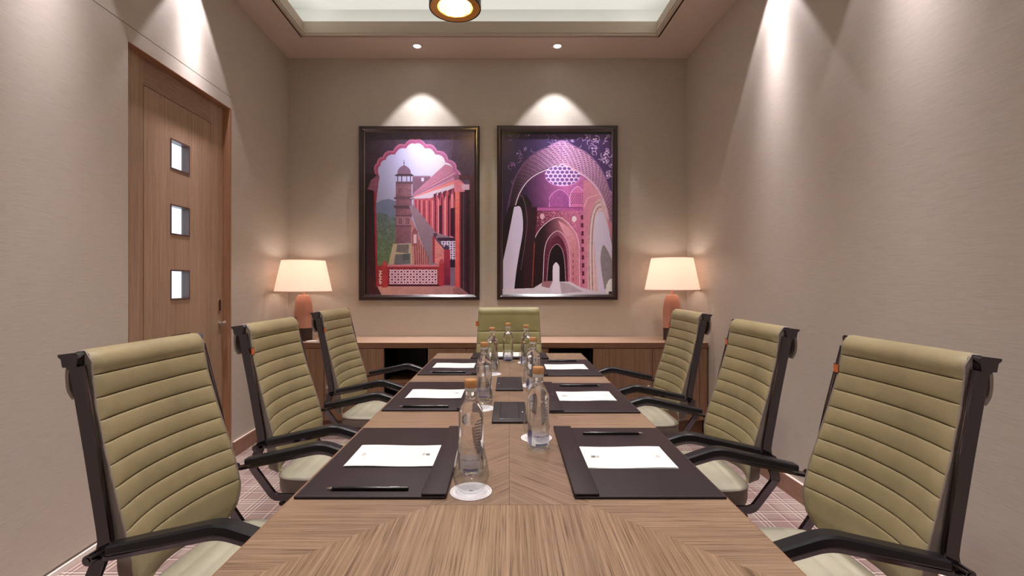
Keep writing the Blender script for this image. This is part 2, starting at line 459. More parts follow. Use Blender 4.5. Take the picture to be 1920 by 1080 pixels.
# baseboards
def baseboard(name, side, y0, y1):
    b = bmesh.new()
    f = lwx if side < 0 else rwx; s = -side
    prism(b, [(f(y0), y0), (f(y1), y1), (f(y1) + s * 0.014, y1), (f(y0) + s * 0.014, y0)], 0, 0.104, 0)
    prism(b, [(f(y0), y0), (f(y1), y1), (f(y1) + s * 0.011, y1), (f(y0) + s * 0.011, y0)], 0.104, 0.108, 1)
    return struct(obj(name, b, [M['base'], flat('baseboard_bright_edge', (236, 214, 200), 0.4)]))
baseboard('baseboard_right', 1, YN, 3.80)
baseboard('baseboard_left', -1, D1 + 0.02, 3.80)
# ceiling: border round the tray, lip moulding, cove wall, upper ceiling
bm = bmesh.new()
tl, tr = (lambda y: TL + sk(y) - sk(TF)), (lambda y: TR + sk(y) - sk(TF))
O = [(lwx(YN) - .2, YN - T), (rwx(YN) + T, YN - T), (rwx(YB) + T, YB), (lwx(YB) - T, YB)]
I = [(tl(TN), TN), (tr(TN), TN), (tr(TF), TF), (tl(TF), TF)]
for i in range(4):
    j = (i + 1) % 4; prism(bm, [O[i], O[j], I[j], I[i]], HC, HC + 0.015)
struct(obj('ceiling', bm, M['ceiling']))
bm = bmesh.new()
def ring_wall(b, I, off0, off1, z0, z1, mi=0):
    A = [(I[0][0] - off0, I[0][1] - off0), (I[1][0] + off0, I[1][1] - off0), (I[2][0] + off0, I[2][1] + off0), (I[3][0] - off0, I[3][1] + off0)]
    B = [(I[0][0] - off1, I[0][1] - off1), (I[1][0] + off1, I[1][1] - off1), (I[2][0] + off1, I[2][1] + off1), (I[3][0] - off1, I[3][1] + off1)]
    for i in range(4):
        j = (i + 1) % 4; prism(b, [A[i], A[j], B[j], B[i]], z0, z1, mi)
ring_wall(bm, I, 0.0, 0.03, HC + 0.0, 3.35)
ring_wall(bm, I, -0.008, 0.016, HC - 0.004, HC + 0.012)
ring_wall(bm, I, -0.014, 0.0, HC + 0.012, HC + 0.018)
struct(obj('trim_2', bm, M['lip']))
bm = bmesh.new(); ring_wall(bm, I, 0.20, 0.24, HC + 0.015, 3.56)
struct(obj('trim_3', bm, M['tray']))
bm = bmesh.new(); prism(bm, O, 3.56, 3.62)
struct(obj('ceiling_upper', bm, M['tray']))

# door
DO = 0.045
def dfx(y): return lwx(y) - DO
def dpt(y, z, d=0.0):                               # a point on the door face, d metres proud of it
    return (dfx(y) + d, y, z)
S0, S1 = D0 - 0.03, D1 - 0.028
door = struct(bpy.data.objects.new('door_1', None)); col.objects.link(door); door.location = (dfx(2.86), 2.86, 0)
def dobj(name, b, mats, parent=door, **k):
    bmesh.ops.translate(b, verts=b.verts, vec=-Vector(door.location)); return obj(name, b, mats, parent, **k)
WY0, WY1 = 2.775, 2.951
WZ = [(0.743, 0.922), (1.128, 1.307), (1.512, 1.691), (1.896, 2.075)]
DT = 0.044
bm = bmesh.new()
def dslab(b, y0, y1, z0, z1, mi=0, d0=0.0, t=DT):
    prism(b, [(dfx(y0) + d0, y0), (dfx(y1) + d0, y1), (dfx(y1) - t, y1), (dfx(y0) - t, y0)], z0, z1, mi)
PY0, PY1, PZ = 2.558, 3.170, 2.296
dslab(bm, S0, PY0, 0.01, DZ + 0.03); dslab(bm, PY1, S1, 0.01, DZ + 0.03)
dslab(bm, PY0, PY1, PZ, DZ + 0.03, 1)
dslab(bm, PY0, PY0 + .004, 0.01, PZ, 2, -0.006); dslab(bm, PY1 - .004, PY1, 0.01, PZ, 2, -0.006)
dslab(bm, PY0, PY1, PZ - 0.004, PZ, 2, -0.006)
a, b_ = PY0 + .004, PY1 - .004
dslab(bm, a, WY0, 0.01, PZ - .004); dslab(bm, WY1, b_, 0.01, PZ - .004)
zs = [0.01] + [q for p in WZ for q in p] + [PZ - .004]
for i in range(0, len(zs), 2): dslab(bm, WY0, WY1, zs[i], zs[i + 1])
dobj('slab', bm, [M['door'], M['door_x'], M['groove']])
for z0, z1 in WZ:
    bm = bmesh.new()
    e = 0.009
    for (y0, y1, q0, q1) in ((WY0, WY1, z0, z0 + e), (WY0, WY1, z1 - e, z1), (WY0, WY0 + e, z0 + e, z1 - e), (WY1 - e, WY1, z0 + e, z1 - e)):
        dslab(bm, y0, y1, q0, q1, 0, 0.002, DT + 0.002)
    fr = dobj('window_frame', bm, flat('dark_pane_frame', (88, 58, 52), 0.4))
    bm = bmesh.new(); prism(bm, [(dfx(WY0 + e) - .030, WY0 + e), (dfx(WY1 - e) - .030, WY1 - e), (dfx(WY1 - e) - .034, WY1 - e), (dfx(WY0 + e) - .034, WY0 + e)], z0 + e, z1 - e)
    bmesh.ops.translate(bm, verts=bm.verts, vec=-Vector(door.location))
    obj('pane', bm, M['pane'], fr)
# flush pull and knob
bm = bmesh.new()
py, pz0, pz1 = 3.268, 1.022, 1.116
pts = []
for k in range(24):
    a = 2 * PI * k / 24
    yy = 0.017 * math.cos(a); zz = 0.017 * math.sin(a) + ((pz1 - pz0) / 2 - 0.017) * (1 if math.sin(a) >= 0 else -1)
    pts.append((yy, zz))
zc = (pz0 + pz1) / 2
A = [bm.verts.new(dpt(py + p[0], zc + p[1], 0.0005)) for p in pts]
B = [bm.verts.new(dpt(py + p[0], zc + p[1], 0.005)) for p in pts]
C = [bm.verts.new(dpt(py + p[0] * .72, zc + p[1] * .9, 0.005)) for p in pts]
D = [bm.verts.new(dpt(py + p[0] * .66, zc + p[1] * .88, 0.001)) for p in pts]
for k in range(24):
    j = (k + 1) % 24
    bm.faces.new((A[k], A[j], B[j], B[k])); bm.faces.new((B[k], B[j], C[j], C[k])); bm.faces.new((C[k], C[j], D[j], D[k])).material_index = 1
bm.faces.new(D).material_index = 1
dobj('flush_pull', bm, [M['chrome_bright'], flat('pull_recess', (60, 44, 38), 0.4)], smooth=40)
bm = bmesh.new()
lathe(bm, [(0.016, 0.0), (0.017, 0.004), (0.011, 0.008), (0.010, 0.018), (0.017, 0.024), (0.018, 0.034), (0.012, 0.040), (0.002, 0.042)], 20)
bmesh.ops.rotate(bm, verts=bm.verts, cent=(0, 0, 0), matrix=Matrix.Rotation(PI / 2, 3, 'Y'))
bmesh.ops.translate(bm, verts=bm.verts, vec=dpt(3.272, 0.951, 0.0005))
dobj('door_knob', bm, M['chrome_bright'], smooth=40)
# jamb and head lining
bm = bmesh.new()
prism(bm, [(lwx(D1) + .003, D1 - .001), (lwx(D1) - .055, D1 - .001), (lwx(D1) - .055, D1 - 0.026), (dfx(D1) + .003, D1 - 0.026), (dfx(D1) + .003, D1 - .014), (lwx(D1) + .003, D1 - .010)], 0, DZ)
lw(bm, D0 + .002, D1 - .03, DZ - 0.004, DZ, t=0.05)
struct(obj('trim_4', bm, M['jamb']))
bm = bmesh.new(); prism(bm, [(lwx(D1) - .10, D1), (lwx(D1) - .10, D1 + .1), (lwx(D1) - .3, D1 + .1), (lwx(D1) - .3, D1)], 0, 2.6)
struct(obj('trim_5', bm, M['wall']))
bm = bmesh.new(); lw(bm, D0 - 0.1, D1 + .1, DZ + 0.04, HZ + 0.1, t=0.16, off=0.115)
struct(obj('trim_6', bm, M['wall']))

# ------------------------------------------------------------------ ceiling fixtures
def downlight(x, y, label):
    t = thing('recessed_spotlight', label, 'ceiling light', (x, y, HC), 0, 'recessed ceiling spotlights')
    b = bmesh.new(); lathe(b, [(0.030, -0.0005), (0.031, -0.007), (0.040, -0.009), (0.0475, -0.006), (0.048, -0.0005)], 32, close=False)
    obj('trim_ring', b, M['spot_trim'], t, smooth=40)
    b = bmesh.new(); lathe(b, [(0.0295, -0.0045), (0.0295, -0.0015)], 32)
    obj('lens', b, M['spot_glow'], t)
downlight(-0.781, 4.032, 'small recessed ceiling spotlight above the picture of the red fort balcony')
downlight(0.406, 4.032, 'small recessed ceiling spotlight above the picture of the pink arches')
t = thing('pendant_light', 'black cylindrical ceiling light with a glowing gold reflector', 'ceiling light', (-0.346, 3.04, 2.98))
R = 0.165
bm = bmesh.new(); lathe(bm, [(R, 0.0), (R, 0.40), (R * .9, 0.41)], 48, close=False); lathe(bm, [(R - .006, 0.0), (R - .006, 0.39)], 48, close=False)
rA = [bm.verts.new((R * math.cos(2 * PI * k / 48), R * math.sin(2 * PI * k / 48), 0)) for k in range(48)]
rB = [bm.verts.new(((R - .006) * math.cos(2 * PI * k / 48), (R - .006) * math.sin(2 * PI * k / 48), 0)) for k in range(48)]
for k in range(48): bm.faces.new((rA[k], rA[(k + 1) % 48], rB[(k + 1) % 48], rB[k]))
lathe(bm, [(R * .9, 0.405), (R * .9, 0.412)], 48)
obj('housing', bm, M['pendant_black'], t, smooth=40)
bm = bmesh.new(); lathe(bm, [(0.158, 0.003), (0.156, 0.001), (0.113, 0.004), (0.110, 0.008)], 48, close=False)
obj('reflector_ring', bm, M['gold'], t, smooth=40)
bm = bmesh.new(); lathe(bm, [(0.110, 0.008), (0.108, 0.12), (0.09, 0.16)], 48, close=False, fn=lambda r, z, a: r * (1 + 0.03 * math.sin(a * 12)))
obj('reflector', bm, flat('bright_gold_reflector', (250, 226, 150), 0.22, 0.9), t, smooth=60)
bm = bmesh.new(); lathe(bm, [(0.088, 0.150), (0.088, 0.160)], 32)
obj('lamp_disc', bm, M['lamp_glow'], t)
bm = bmesh.new(); lathe(bm, [(0.012, 0.412), (0.012, 0.575)], 12); lathe(bm, [(0.06, 0.555), (0.06, 0.579)], 24)
obj('stem', bm, M['pendant_black'], t, smooth=40)
pl = bpy.data.lights.new('pendant_bulb', 'POINT'); pl.energy = 14; pl.color = (1.0, 0.80, 0.48); pl.shadow_soft_size = 0.05
po = bpy.data.objects.new('pendant_bulb', pl); col.objects.link(po); po.location = (-0.346, 3.04, 2.98 + 0.10)

# ------------------------------------------------------------------ conference table
TX, TY0, TY1, TZ = 0.491, 0.711, 3.250, 0.75
CX, CJ0, CJ1 = 0.172, 1.0286, 2.932
tab = thing('conference_table', 'long light wood conference table with a herringbone centre strip', 'table', (0, 2.0, 0))
def tobj(name, b, mats, **k):
    bmesh.ops.translate(b, verts=b.verts, vec=(0, -2.0, 0)); return obj(name, b, mats, tab, **k)
bm = bmesh.new()
g = 0.0006; e = 0.006
def face(pts, mi): quad(bm, [(p[0], p[1], TZ) for p in pts], mi)
X_ = TX - e
face([(-X_, TY0 + e), (X_, TY0 + e), (CX, CJ0 - g), (-CX, CJ0 - g)], 1)
face([(-CX, CJ1 + g), (CX, CJ1 + g), (X_, TY1 - e), (-X_, TY1 - e)], 1)
face([(-X_, TY0 + e), (-CX, CJ0 - g), (-CX, CJ1 + g), (-X_, TY1 - e)], 0)
face([(X_, TY0 + e), (X_, TY1 - e), (CX, CJ1 + g), (CX, CJ0 - g)], 0)
face([(-CX, CJ0 + g), (-g, CJ0 + g), (-g, CJ1 - g), (-CX, CJ1 - g)], 2)
face([(g, CJ0 + g), (CX, CJ0 + g), (CX, CJ1 - g), (g, CJ1 - g)], 3)
face([(-CX, CJ0 - g), (CX, CJ0 - g), (CX, CJ0 + g), (-CX, CJ0 + g)], 5)
face([(-CX, CJ1 - g), (CX, CJ1 - g), (CX, CJ1 + g), (-CX, CJ1 + g)], 5)
face([(-g, CJ0 + g), (g, CJ0 + g), (g, CJ1 - g), (-g, CJ1 - g)], 5)
R_ = [(-TX, TY0), (TX, TY0), (TX, TY1), (-TX, TY1)]; r_ = [(-X_, TY0 + e), (X_, TY0 + e), (X_, TY1 - e), (-X_, TY1 - e)]
for i in range(4):
    j = (i + 1) % 4
    quad(bm, [(r_[i][0], r_[i][1], TZ), (r_[j][0], r_[j][1], TZ), (R_[j][0], R_[j][1], TZ - 0.0035), (R_[i][0], R_[i][1], TZ - 0.0035)], 4)
    quad(bm, [(R_[i][0], R_[i][1], TZ - 0.0035), (R_[j][0], R_[j][1], TZ - 0.0035), (R_[j][0], R_[j][1], TZ - 0.036), (R_[i][0], R_[i][1], TZ - 0.036)], 4)
quad(bm, [(p[0], p[1], TZ - 0.036) for p in R_], 4)
tobj('tabletop', bm, [M['table_x'], M['table_y'], M['table_cl'], M['table_cr'], M['edge'], M['seam']])
for y in (1.05, 2.75):
    bm = bmesh.new(); box(bm, -0.16, 0.16, y - 0.03, y + 0.03, 0.02, TZ - 0.036, 0.004); box(bm, -0.24, 0.24, y - 0.09, y + 0.09, 0.0, 0.02, 0.004)
    tobj('leg', bm, M['wood_side'])
bm = bmesh.new(); box(bm, -0.012, 0.012, 1.08, 2.72, 0.30, 0.62)
tobj('stretcher', bm, M['wood_side'])

# ------------------------------------------------------------------ sideboard
SF, ST = 3.812, 0.7485
SX0, SX1 = lwx(YB) + 0.022, rwx(SF) - 0.010
sb = thing('sideboard', 'long low brown wood sideboard with open black niches along the back wall', 'sideboard', ((SX0 + SX1) / 2, 4.03, 0))
def sobj(name, b, mats, parent=sb, **k):
    bmesh.ops.translate(b, verts=b.verts, vec=-Vector(sb.location)); return obj(name, b, mats, parent, **k)
SXR = rwx(YB) - 0.003
bm = bmesh.new()
prism(bm, [(SX0, SF), (SX1, SF), (SXR, YB - .002), (SX0, YB - .002)], ST - 0.0005, ST, 0)
prism(bm, [(SX0, SF), (SX1, SF), (SXR, YB - .002), (SX0, YB - .002)], ST - 0.042, ST - 0.0005, 1)
sobj('worktop', bm, [M['wood_top'], M['wood_band']])
def px2x(px, Z=SF): return (px - 955) * Z / 893.0
n0, n1, n2, n3 = px2x(719.4), px2x(802), px2x(1028.5), px2x(1112.8)
zb_, zt_ = 0.125, ST - 0.042
bm = bmesh.new()
F2 = SF + 0.024
box(bm, SX0 + .002, SXR - .01, YB - 0.022, YB - 0.006, zb_, zt_, mi=1)               # back
box(bm, SX0 + .002, SX1 - .002, F2, YB - 0.022, zb_, zb_ + 0.018, mi=0)        # bottom
box(bm, SX0 + .03, SX1 - .03, SF + 0.045, YB - 0.06, 0.0, zb_, mi=2)           # plinth
for x in (SX0 + .002, n0 - 0.018, n1, n2 - 0.018, n3, SX1 - 0.024): box(bm, x, x + 0.018, F2 - .018, YB - 0.022, zb_ + .018, zt_, mi=0)
for (a, b__) in ((n0, n1), (n2, n3)):
    box(bm, a + .0003, a + 0.003, F2, YB - .022, zb_ + .018, zt_, mi=1); box(bm, b__ - 0.021, b__ - .0183, F2, YB - .022, zb_ + .018, zt_, mi=1)
    box(bm, a + .003, b__ - .021, F2, YB - .024, zt_ - 0.004, zt_ - .0005, mi=1)
sobj('carcass', bm, [M['wood_side'], M['niche'], M['wood_band']])
for (a, b__) in ((n0, n1), (n2 , n3)):
    bm = bmesh.new(); box(bm, a + .0035, b__ - 0.0215, F2 - .012, YB - .03, 0.405, 0.430); sobj('shelf', bm, [M['wood_band']])
seams = [SX0 + .001, px2x(607), n0 - 0.0]
def cab_door(a, b__, knob=None):
    bm = bmesh.new(); box(bm, a + .0015, b__ - .0015, SF + 0.003, F2 - .0185, zb_ + .002, zt_ - .004, 0.0015, 1)
    d = sobj('door', bm, M['wood_side'])
    if knob is not None:
        bm = bmesh.new(); lathe(bm, [(0.006, 0.0), (0.006, 0.012), (0.013, 0.018), (0.015, 0.026), (0.010, 0.031), (0.001, 0.032)], 20)
        bmesh.ops.rotate(bm, verts=bm.verts, cent=(0, 0, 0), matrix=Matrix.Rotation(PI / 2, 3, 'X'))
        bmesh.ops.translate(bm, verts=bm.verts, vec=(knob, SF + 0.0025, 0.398)); bmesh.ops.translate(bm, verts=bm.verts, vec=-Vector(sb.location))
        obj('knob', bm, M['chrome_bright'], d, smooth=40)
F2 = SF + 0.042
cab_door(SX0 + .001, px2x(607)); cab_door(px2x(607), px2x(719.4) + .0, px2x(616))
cab_door(n1, px2x(874)); cab_door(px2x(874), px2x(956)); cab_door(px2x(956), n2)
cab_door(n3, px2x(1224), px2x(1215)); cab_door(px2x(1224), px2x(1312)); cab_door(px2x(1312), SX1 - .001)

# ------------------------------------------------------------------ pictures
class Art:
    """a small numpy painter; coordinates are those of the picture, W x H units"""
    def __init__(s, x0, y0, x1, y1, k=0.75):
        s.x0, s.y0, s.k = x0, y0, k; s.w = int((x1 - x0) * k); s.h = int((y1 - y0) * k)
        s.img = np.zeros((s.h, s.w, 3)); yy, xx = np.mgrid[0:s.h, 0:s.w]
        s.X = xx / k + x0; s.Y = yy / k + y0; s.rng = np.random.RandomState(3)
        s.nz = s.noise(6) * .5 + s.noise(20) * .3 + s.noise(2) * .4
    def noise(s, cell):
        hh, ww = int(s.h / cell) + 3, int(s.w / cell) + 3; g = s.rng.rand(hh, ww)
        yy, xx = np.mgrid[0:s.h, 0:s.w] / float(cell); y0 = yy.astype(int); x0 = xx.astype(int); fy = yy - y0; fx = xx - x0
        return (g[y0, x0] * (1 - fx) + g[y0, x0 + 1] * fx) * (1 - fy) + (g[y0 + 1, x0] * (1 - fx) + g[y0 + 1, x0 + 1] * fx) * fy - .5
    def mask(s, pts):
        m = np.zeros((s.h, s.w), bool); n = len(pts)
        for i in range(n):
            xa, ya = pts[i]; xb, yb = pts[(i + 1) % n]
            if ya == yb: continue
            c = ((ya > s.Y) != (yb > s.Y)) & (s.X < (xb - xa) * (s.Y - ya) / (yb - ya) + xa); m ^= c
        return m
    def paint(s, m, c, nz=0.0):
        c = c if callable(c) else (lambda X, Y, c=c: np.broadcast_to(np.array(c, float), X.shape + (3,)))
        v = c(s.X, s.Y) * (1 + nz * s.nz[..., None]); s.img[m] = v[m]
    def poly(s, pts, c, nz=0.0): s.paint(s.mask(pts), c, nz)
    def rect(s, x0, y0, x1, y1, c, nz=0.0): s.paint((s.X >= x0) & (s.X < x1) & (s.Y >= y0) & (s.Y < y1), c, nz)
    def ell(s, cx, cy, rx, ry, c, nz=0.0): s.paint(((s.X - cx) / rx) ** 2 + ((s.Y - cy) / ry) ** 2 < 1, c, nz)
    def line(s, pts, wd, c, nz=0.0):
        for (xa, ya), (xb, yb) in zip(pts[:-1], pts[1:]):
            L2 = (xb - xa) ** 2 + (yb - ya) ** 2 + 1e-9
            t = np.clip(((s.X - xa) * (xb - xa) + (s.Y - ya) * (yb - ya)) / L2, 0, 1)
            s.paint((s.X - xa - t * (xb - xa)) ** 2 + (s.Y - ya - t * (yb - ya)) ** 2 < (wd / 2) ** 2, c, nz)
def grad(c0, c1, axis, a, b):
    c0 = np.array(c0, float); c1 = np.array(c1, float)
    def f(X, Y):
        t = np.clip(((X if axis == 'x' else Y) - a) / (b - a), 0, 1)[..., None]; return c0 * (1 - t) + c1 * t
    return f
def sm(pts, sub=8): return smooth_path(pts, sub)

def art_balcony():
    A = Art(68, 78, 688, 998)
    A.paint(A.X > 0, grad((58, 40, 48), (96, 78, 96), 'x', 100, 400), .35)
    A.poly([(575, 98), (690, 98), (690, 320), (560, 320), (555, 230)], (78, 62, 78), .3)
    # scalloped arch: lobes between cusps
    cusps = [(140, 415), (152, 330), (157, 268), (186, 236), (240, 206), (300, 172), (352, 146), (408, 172), (466, 206), (523, 250), (566, 300), (580, 372)]
    def lobes(cs, bulge, off):
        out = []; c0 = np.array([356., 420.])
        for a, b in zip(cs[:-1], cs[1:]):
            a = np.array(a, float); b = np.array(b, float); m = (a + b) / 2; d = m - c0; d /= np.linalg.norm(d)
            for k in range(9):
                t = k / 8; p = a * (1 - t) + b * t + d * (bulge * np.linalg.norm(b - a) * 4 * t * (1 - t))
                q = p - c0; p = p + q / np.linalg.norm(q) * off; out.append(tuple(p))
        return out
    A.poly(lobes(cusps, .24, 24) + [(600, 700), (130, 700)], grad((178, 96, 110), (196, 130, 158), 'x', 140, 500), .25)
    A.poly(lobes(cusps, .24, 16) + [(590, 700), (135, 700)], grad((150, 74, 92), (176, 110, 140), 'x', 140, 500), .2)
    op = lobes(cusps, .22, 0) + [(582, 945), (133, 945), (133, 480)]
    sky = lambda X, Y: grad((170, 170, 184), (226, 220, 236), 'x', 130, 480)(X, Y) * (1.03 - .22 * np.clip((Y - 200) / 400, 0, 1))[..., None]
    om = A.mask(op); keep = A.img.copy()
    A.paint(om, sky, .02)
    A.poly([(133, 480), (165, 462), (205, 455), (245, 470), (245, 700), (133, 700)], (112, 120, 132), .08)
    A.poly([(133, 540), (160, 532), (200, 545), (245, 560), (245, 760), (205, 850), (133, 850)], grad((96, 106, 100), (104, 122, 80), 'y', 540, 800), .5)
    # far block
    A.rect(338, 330, 440, 440, (132, 100, 112), .1); A.rect(388, 336, 402, 356, (210, 204, 214)); A.rect(338, 326, 440, 333, (150, 120, 130))
    # tower
    A.poly([(243, 370), (332, 370), (336, 705), (243, 708)], grad((120, 84, 88), (142, 100, 104), 'x', 243, 335), .3)
    for z in (505, 545, 605): A.rect(240, z, 336, z + 6, (98, 70, 76))
    for x in (255, 292, 322): A.rect(x, 560, x + 3, 600, (176, 130, 126)); 
    for (xa, xb) in ((250, 284), (294, 328)):
        A.line([(xa, 560), (xb, 560), (xb, 600), (xa, 600), (xa, 560)], 3, (178, 132, 128))
        A.line([(xa, 388), (xb, 388), (xb, 425), (xa, 425), (xa, 388)], 2, (160, 118, 120))
    A.poly([(252, 318), (254, 296), (266, 278), (290, 264), (314, 278), (327, 296), (329, 318)], (132, 104, 116), .15)
    A.line([(290, 236), (290, 266)], 3, (100, 80, 92)); A.ell(290, 254, 4, 4, (100, 80, 92))
    A.poly([(236, 322), (250, 315), (332, 315), (345, 322), (335, 328), (246, 328)], (86, 66, 76))
    for x in (252, 274, 303, 324): A.rect(x, 328, x + 5, 358, (92, 70, 80))
    A.rect(244, 357, 338, 372, (110, 82, 90)); A.poly([(230, 450), (243, 442), (345, 442), (352, 452), (340, 458), (236, 458)], (104, 78, 84))
    A.poly([(226, 493), (344, 493), (338, 506), (236, 506)], (92, 68, 74))
    # long terrace building
    A.poly([(338, 428), (522, 260), (552, 268), (582, 300), (582, 380), (345, 446)], (188, 128, 142), .12)
    for i in range(7):
        y = 300 + i * 10; A.line([(345, 436 + i * 1.2), (575, y)], 2.2, [(150, 90, 110), (224, 180, 192), (128, 86, 116)][i % 3])
    A.poly([(345, 440), (575, 350), (580, 372), (350, 448)], (226, 140, 130), .1)
    A.poly([(318, 452), (352, 444), (566, 374), (582, 374), (578, 386), (440, 449)], (216, 198, 196), .05)
    A.poly([(345, 456), (440, 451), (580, 388), (580, 676), (470, 646), (345, 492)], (190, 92, 98), .2)
    for i in range(16):
        t = (i / 15.0) ** 1.35; x = 350 + t * 226; yt = 458 - max(0, (x - 440)) * .42; yb = 495 + (x - 345) * 1.22
        wd = 2 + 9 * t
        A.poly([(x, yt + 20 * t), (x + wd, yt + 20 * t), (x + wd, min(yb, 672)), (x, min(yb, 672))], (108, 36, 62) if i % 2 else (226, 150, 146))
    A.poly([(488, 494), (502, 490), (502, 655), (488, 648)], (84, 30, 56)); A.poly([(552, 508), (575, 505), (575, 672), (552, 664)], (72, 26, 52))
    for x in (455, 480, 508, 540, 566):
        A.poly([(x, 430 - (x - 455) * .28), (x + 22, 420 - (x - 455) * .28), (x + 8, 468)], (110, 50, 74))
    # walkway, lower wall, court
    A.poly([(318, 495), (345, 490), (470, 645), (580, 680), (580, 850), (440, 850)], grad((150, 126, 130), (138, 116, 118), 'y', 500, 800), .12)
    A.poly([(330, 560), (345, 590), (445, 850), (330, 850)], (186, 130, 118), .2)
    for i in range(7): A.poly([(345 + i * 13, 640 + i * 22), (350 + i * 13, 645 + i * 22), (358 + i * 12, 850), (350 + i * 12, 850)], (140, 74, 70))
    A.poly([(336, 640), (351, 616), (368, 640), (368, 720), (336, 720)], (150, 92, 92), .2); A.rect(343, 655, 361, 705, (206, 180, 176))
    A.poly([(228, 708), (332, 708), (338, 850), (196, 850)], (176, 160, 122), .12)
    A.poly([(252, 712), (318, 712), (314, 762), (244, 754)], (118, 108, 98), .2); A.poly([(240, 768), (326, 762), (326, 822), (232, 828)], (112, 106, 102), .25)
    A.poly([(285, 765), (320, 765), (318, 800), (282, 805)], (86, 92, 84))
    inside = A.img.copy(); A.img = np.where(om[..., None], inside, keep)
    # floor, railings
    A.rect(133, 930, 610, 998, grad((196, 146, 122), (170, 126, 118), 'x', 150, 600), .15)
    A.rect(470, 840, 580, 945, (128, 104, 112), .15)
    def jali(x0, y0, x1, y1, bg, fg, st=17.5):
        A.rect(x0, y0, x1, y1, bg, .15)
        gx = np.mod(A.X - x0, st * 2); gy = np.mod(A.Y - y0, st * 1.73 * 2 / 2)
        for sx, sy in ((0, 0), (st, st * .865)):
            for k in range(6):
                a = k * PI / 3; cx = (gx - st + st * 0); 
                dx = np.mod(A.X - x0 - sx - 8.0 * math.cos(a), st * 2) - st; dy = np.mod(A.Y - y0 - sy - 8.0 * math.sin(a), st * 1.73) - st * .865
                m = (dx ** 2 + dy ** 2 < 4.1 ** 2) & (A.X > x0 + 2) & (A.X < x1 - 2) & (A.Y > y0 + 2) & (A.Y < y1 - 2); A.paint(m, fg)
    A.rect(133, 832, 500, 948, (150, 52, 56), .2); jali(205, 850, 480, 938, (122, 34, 44), (222, 196, 190)); jali(146, 855, 168, 938, (128, 40, 46), (226, 190, 160))
    A.rect(190, 826, 500, 838, (196, 120, 120), .1); A.rect(200, 938, 490, 947, (64, 22, 32))
    A.rect(166, 820, 196, 955, (168, 60, 58), .25); A.ell(181, 818, 13, 14, (176, 82, 80), .2)
    jali(497, 690, 580, 800, (60, 22, 44), (214, 200, 210), 15)
    A.rect(478, 674, 580, 692, (64, 40, 62), .1); A.rect(515, 800, 580, 842, (54, 34, 52), .1)
    A.poly([(458, 668), (520, 742), (520, 835), (458, 815)], (206, 130, 118), .3); A.line([(460, 668), (524, 744)], 9, (96, 72, 92)); A.rect(452, 665, 464, 818, (158, 56, 70), .15)
    A.ell(466, 658, 11, 12, (92, 60, 78)); A.ell(530, 732, 16, 15, (80, 60, 78)); A.rect(515, 742, 550, 940, grad((172, 60, 74), (110, 34, 60), 'y', 742, 940), .2)
    A.rect(487, 812, 516, 945, (170, 58, 66), .2); A.ell(502, 806, 12, 13, (176, 80, 90), .2)
    # side piers
    A.poly([(68, 310), (136, 318), (138, 395), (120, 415), (133, 600), (140, 950), (165, 998), (68, 998)], grad((40, 24, 30), (74, 36, 40), 'y', 400, 998), .5)
    A.poly([(120, 415), (131, 415), (142, 950), (132, 950)], (150, 44, 56), .3)
    A.poly([(84, 400), (104, 350), (140, 320), (152, 330), (140, 415)], (128, 78, 88), .5)
    A.rect(68, 415, 80, 998, (24, 14, 20), .2)
    A.rect(578, 410, 602, 965, grad((230, 128, 110), (204, 84, 78), 'y', 410, 965), .15); A.rect(602, 405, 612, 965, (138, 60, 68), .2)
    A.rect(610, 405, 662, 990, (62, 38, 48), .5); A.rect(622, 405, 628, 980, (104, 66, 78), .3); A.rect(645, 405, 650, 990, (34, 22, 30), .3)
    A.rect(662, 340, 690, 998, (86, 54, 58), .25)
    A.rect(575, 320, 690, 350, (92, 58, 66), .5); A.poly([(570, 350), (602, 345), (632, 372), (632, 415), (574, 418)], (214, 132, 138), .2); A.rect(615, 374, 658, 404, (214, 180, 184), .15)
    A.ell(585, 332, 16, 16, (150, 100, 116), .2); A.poly([(566, 960), (600, 950), (650, 985), (650, 998), (566, 998)], (150, 104, 98), .3)
    return A
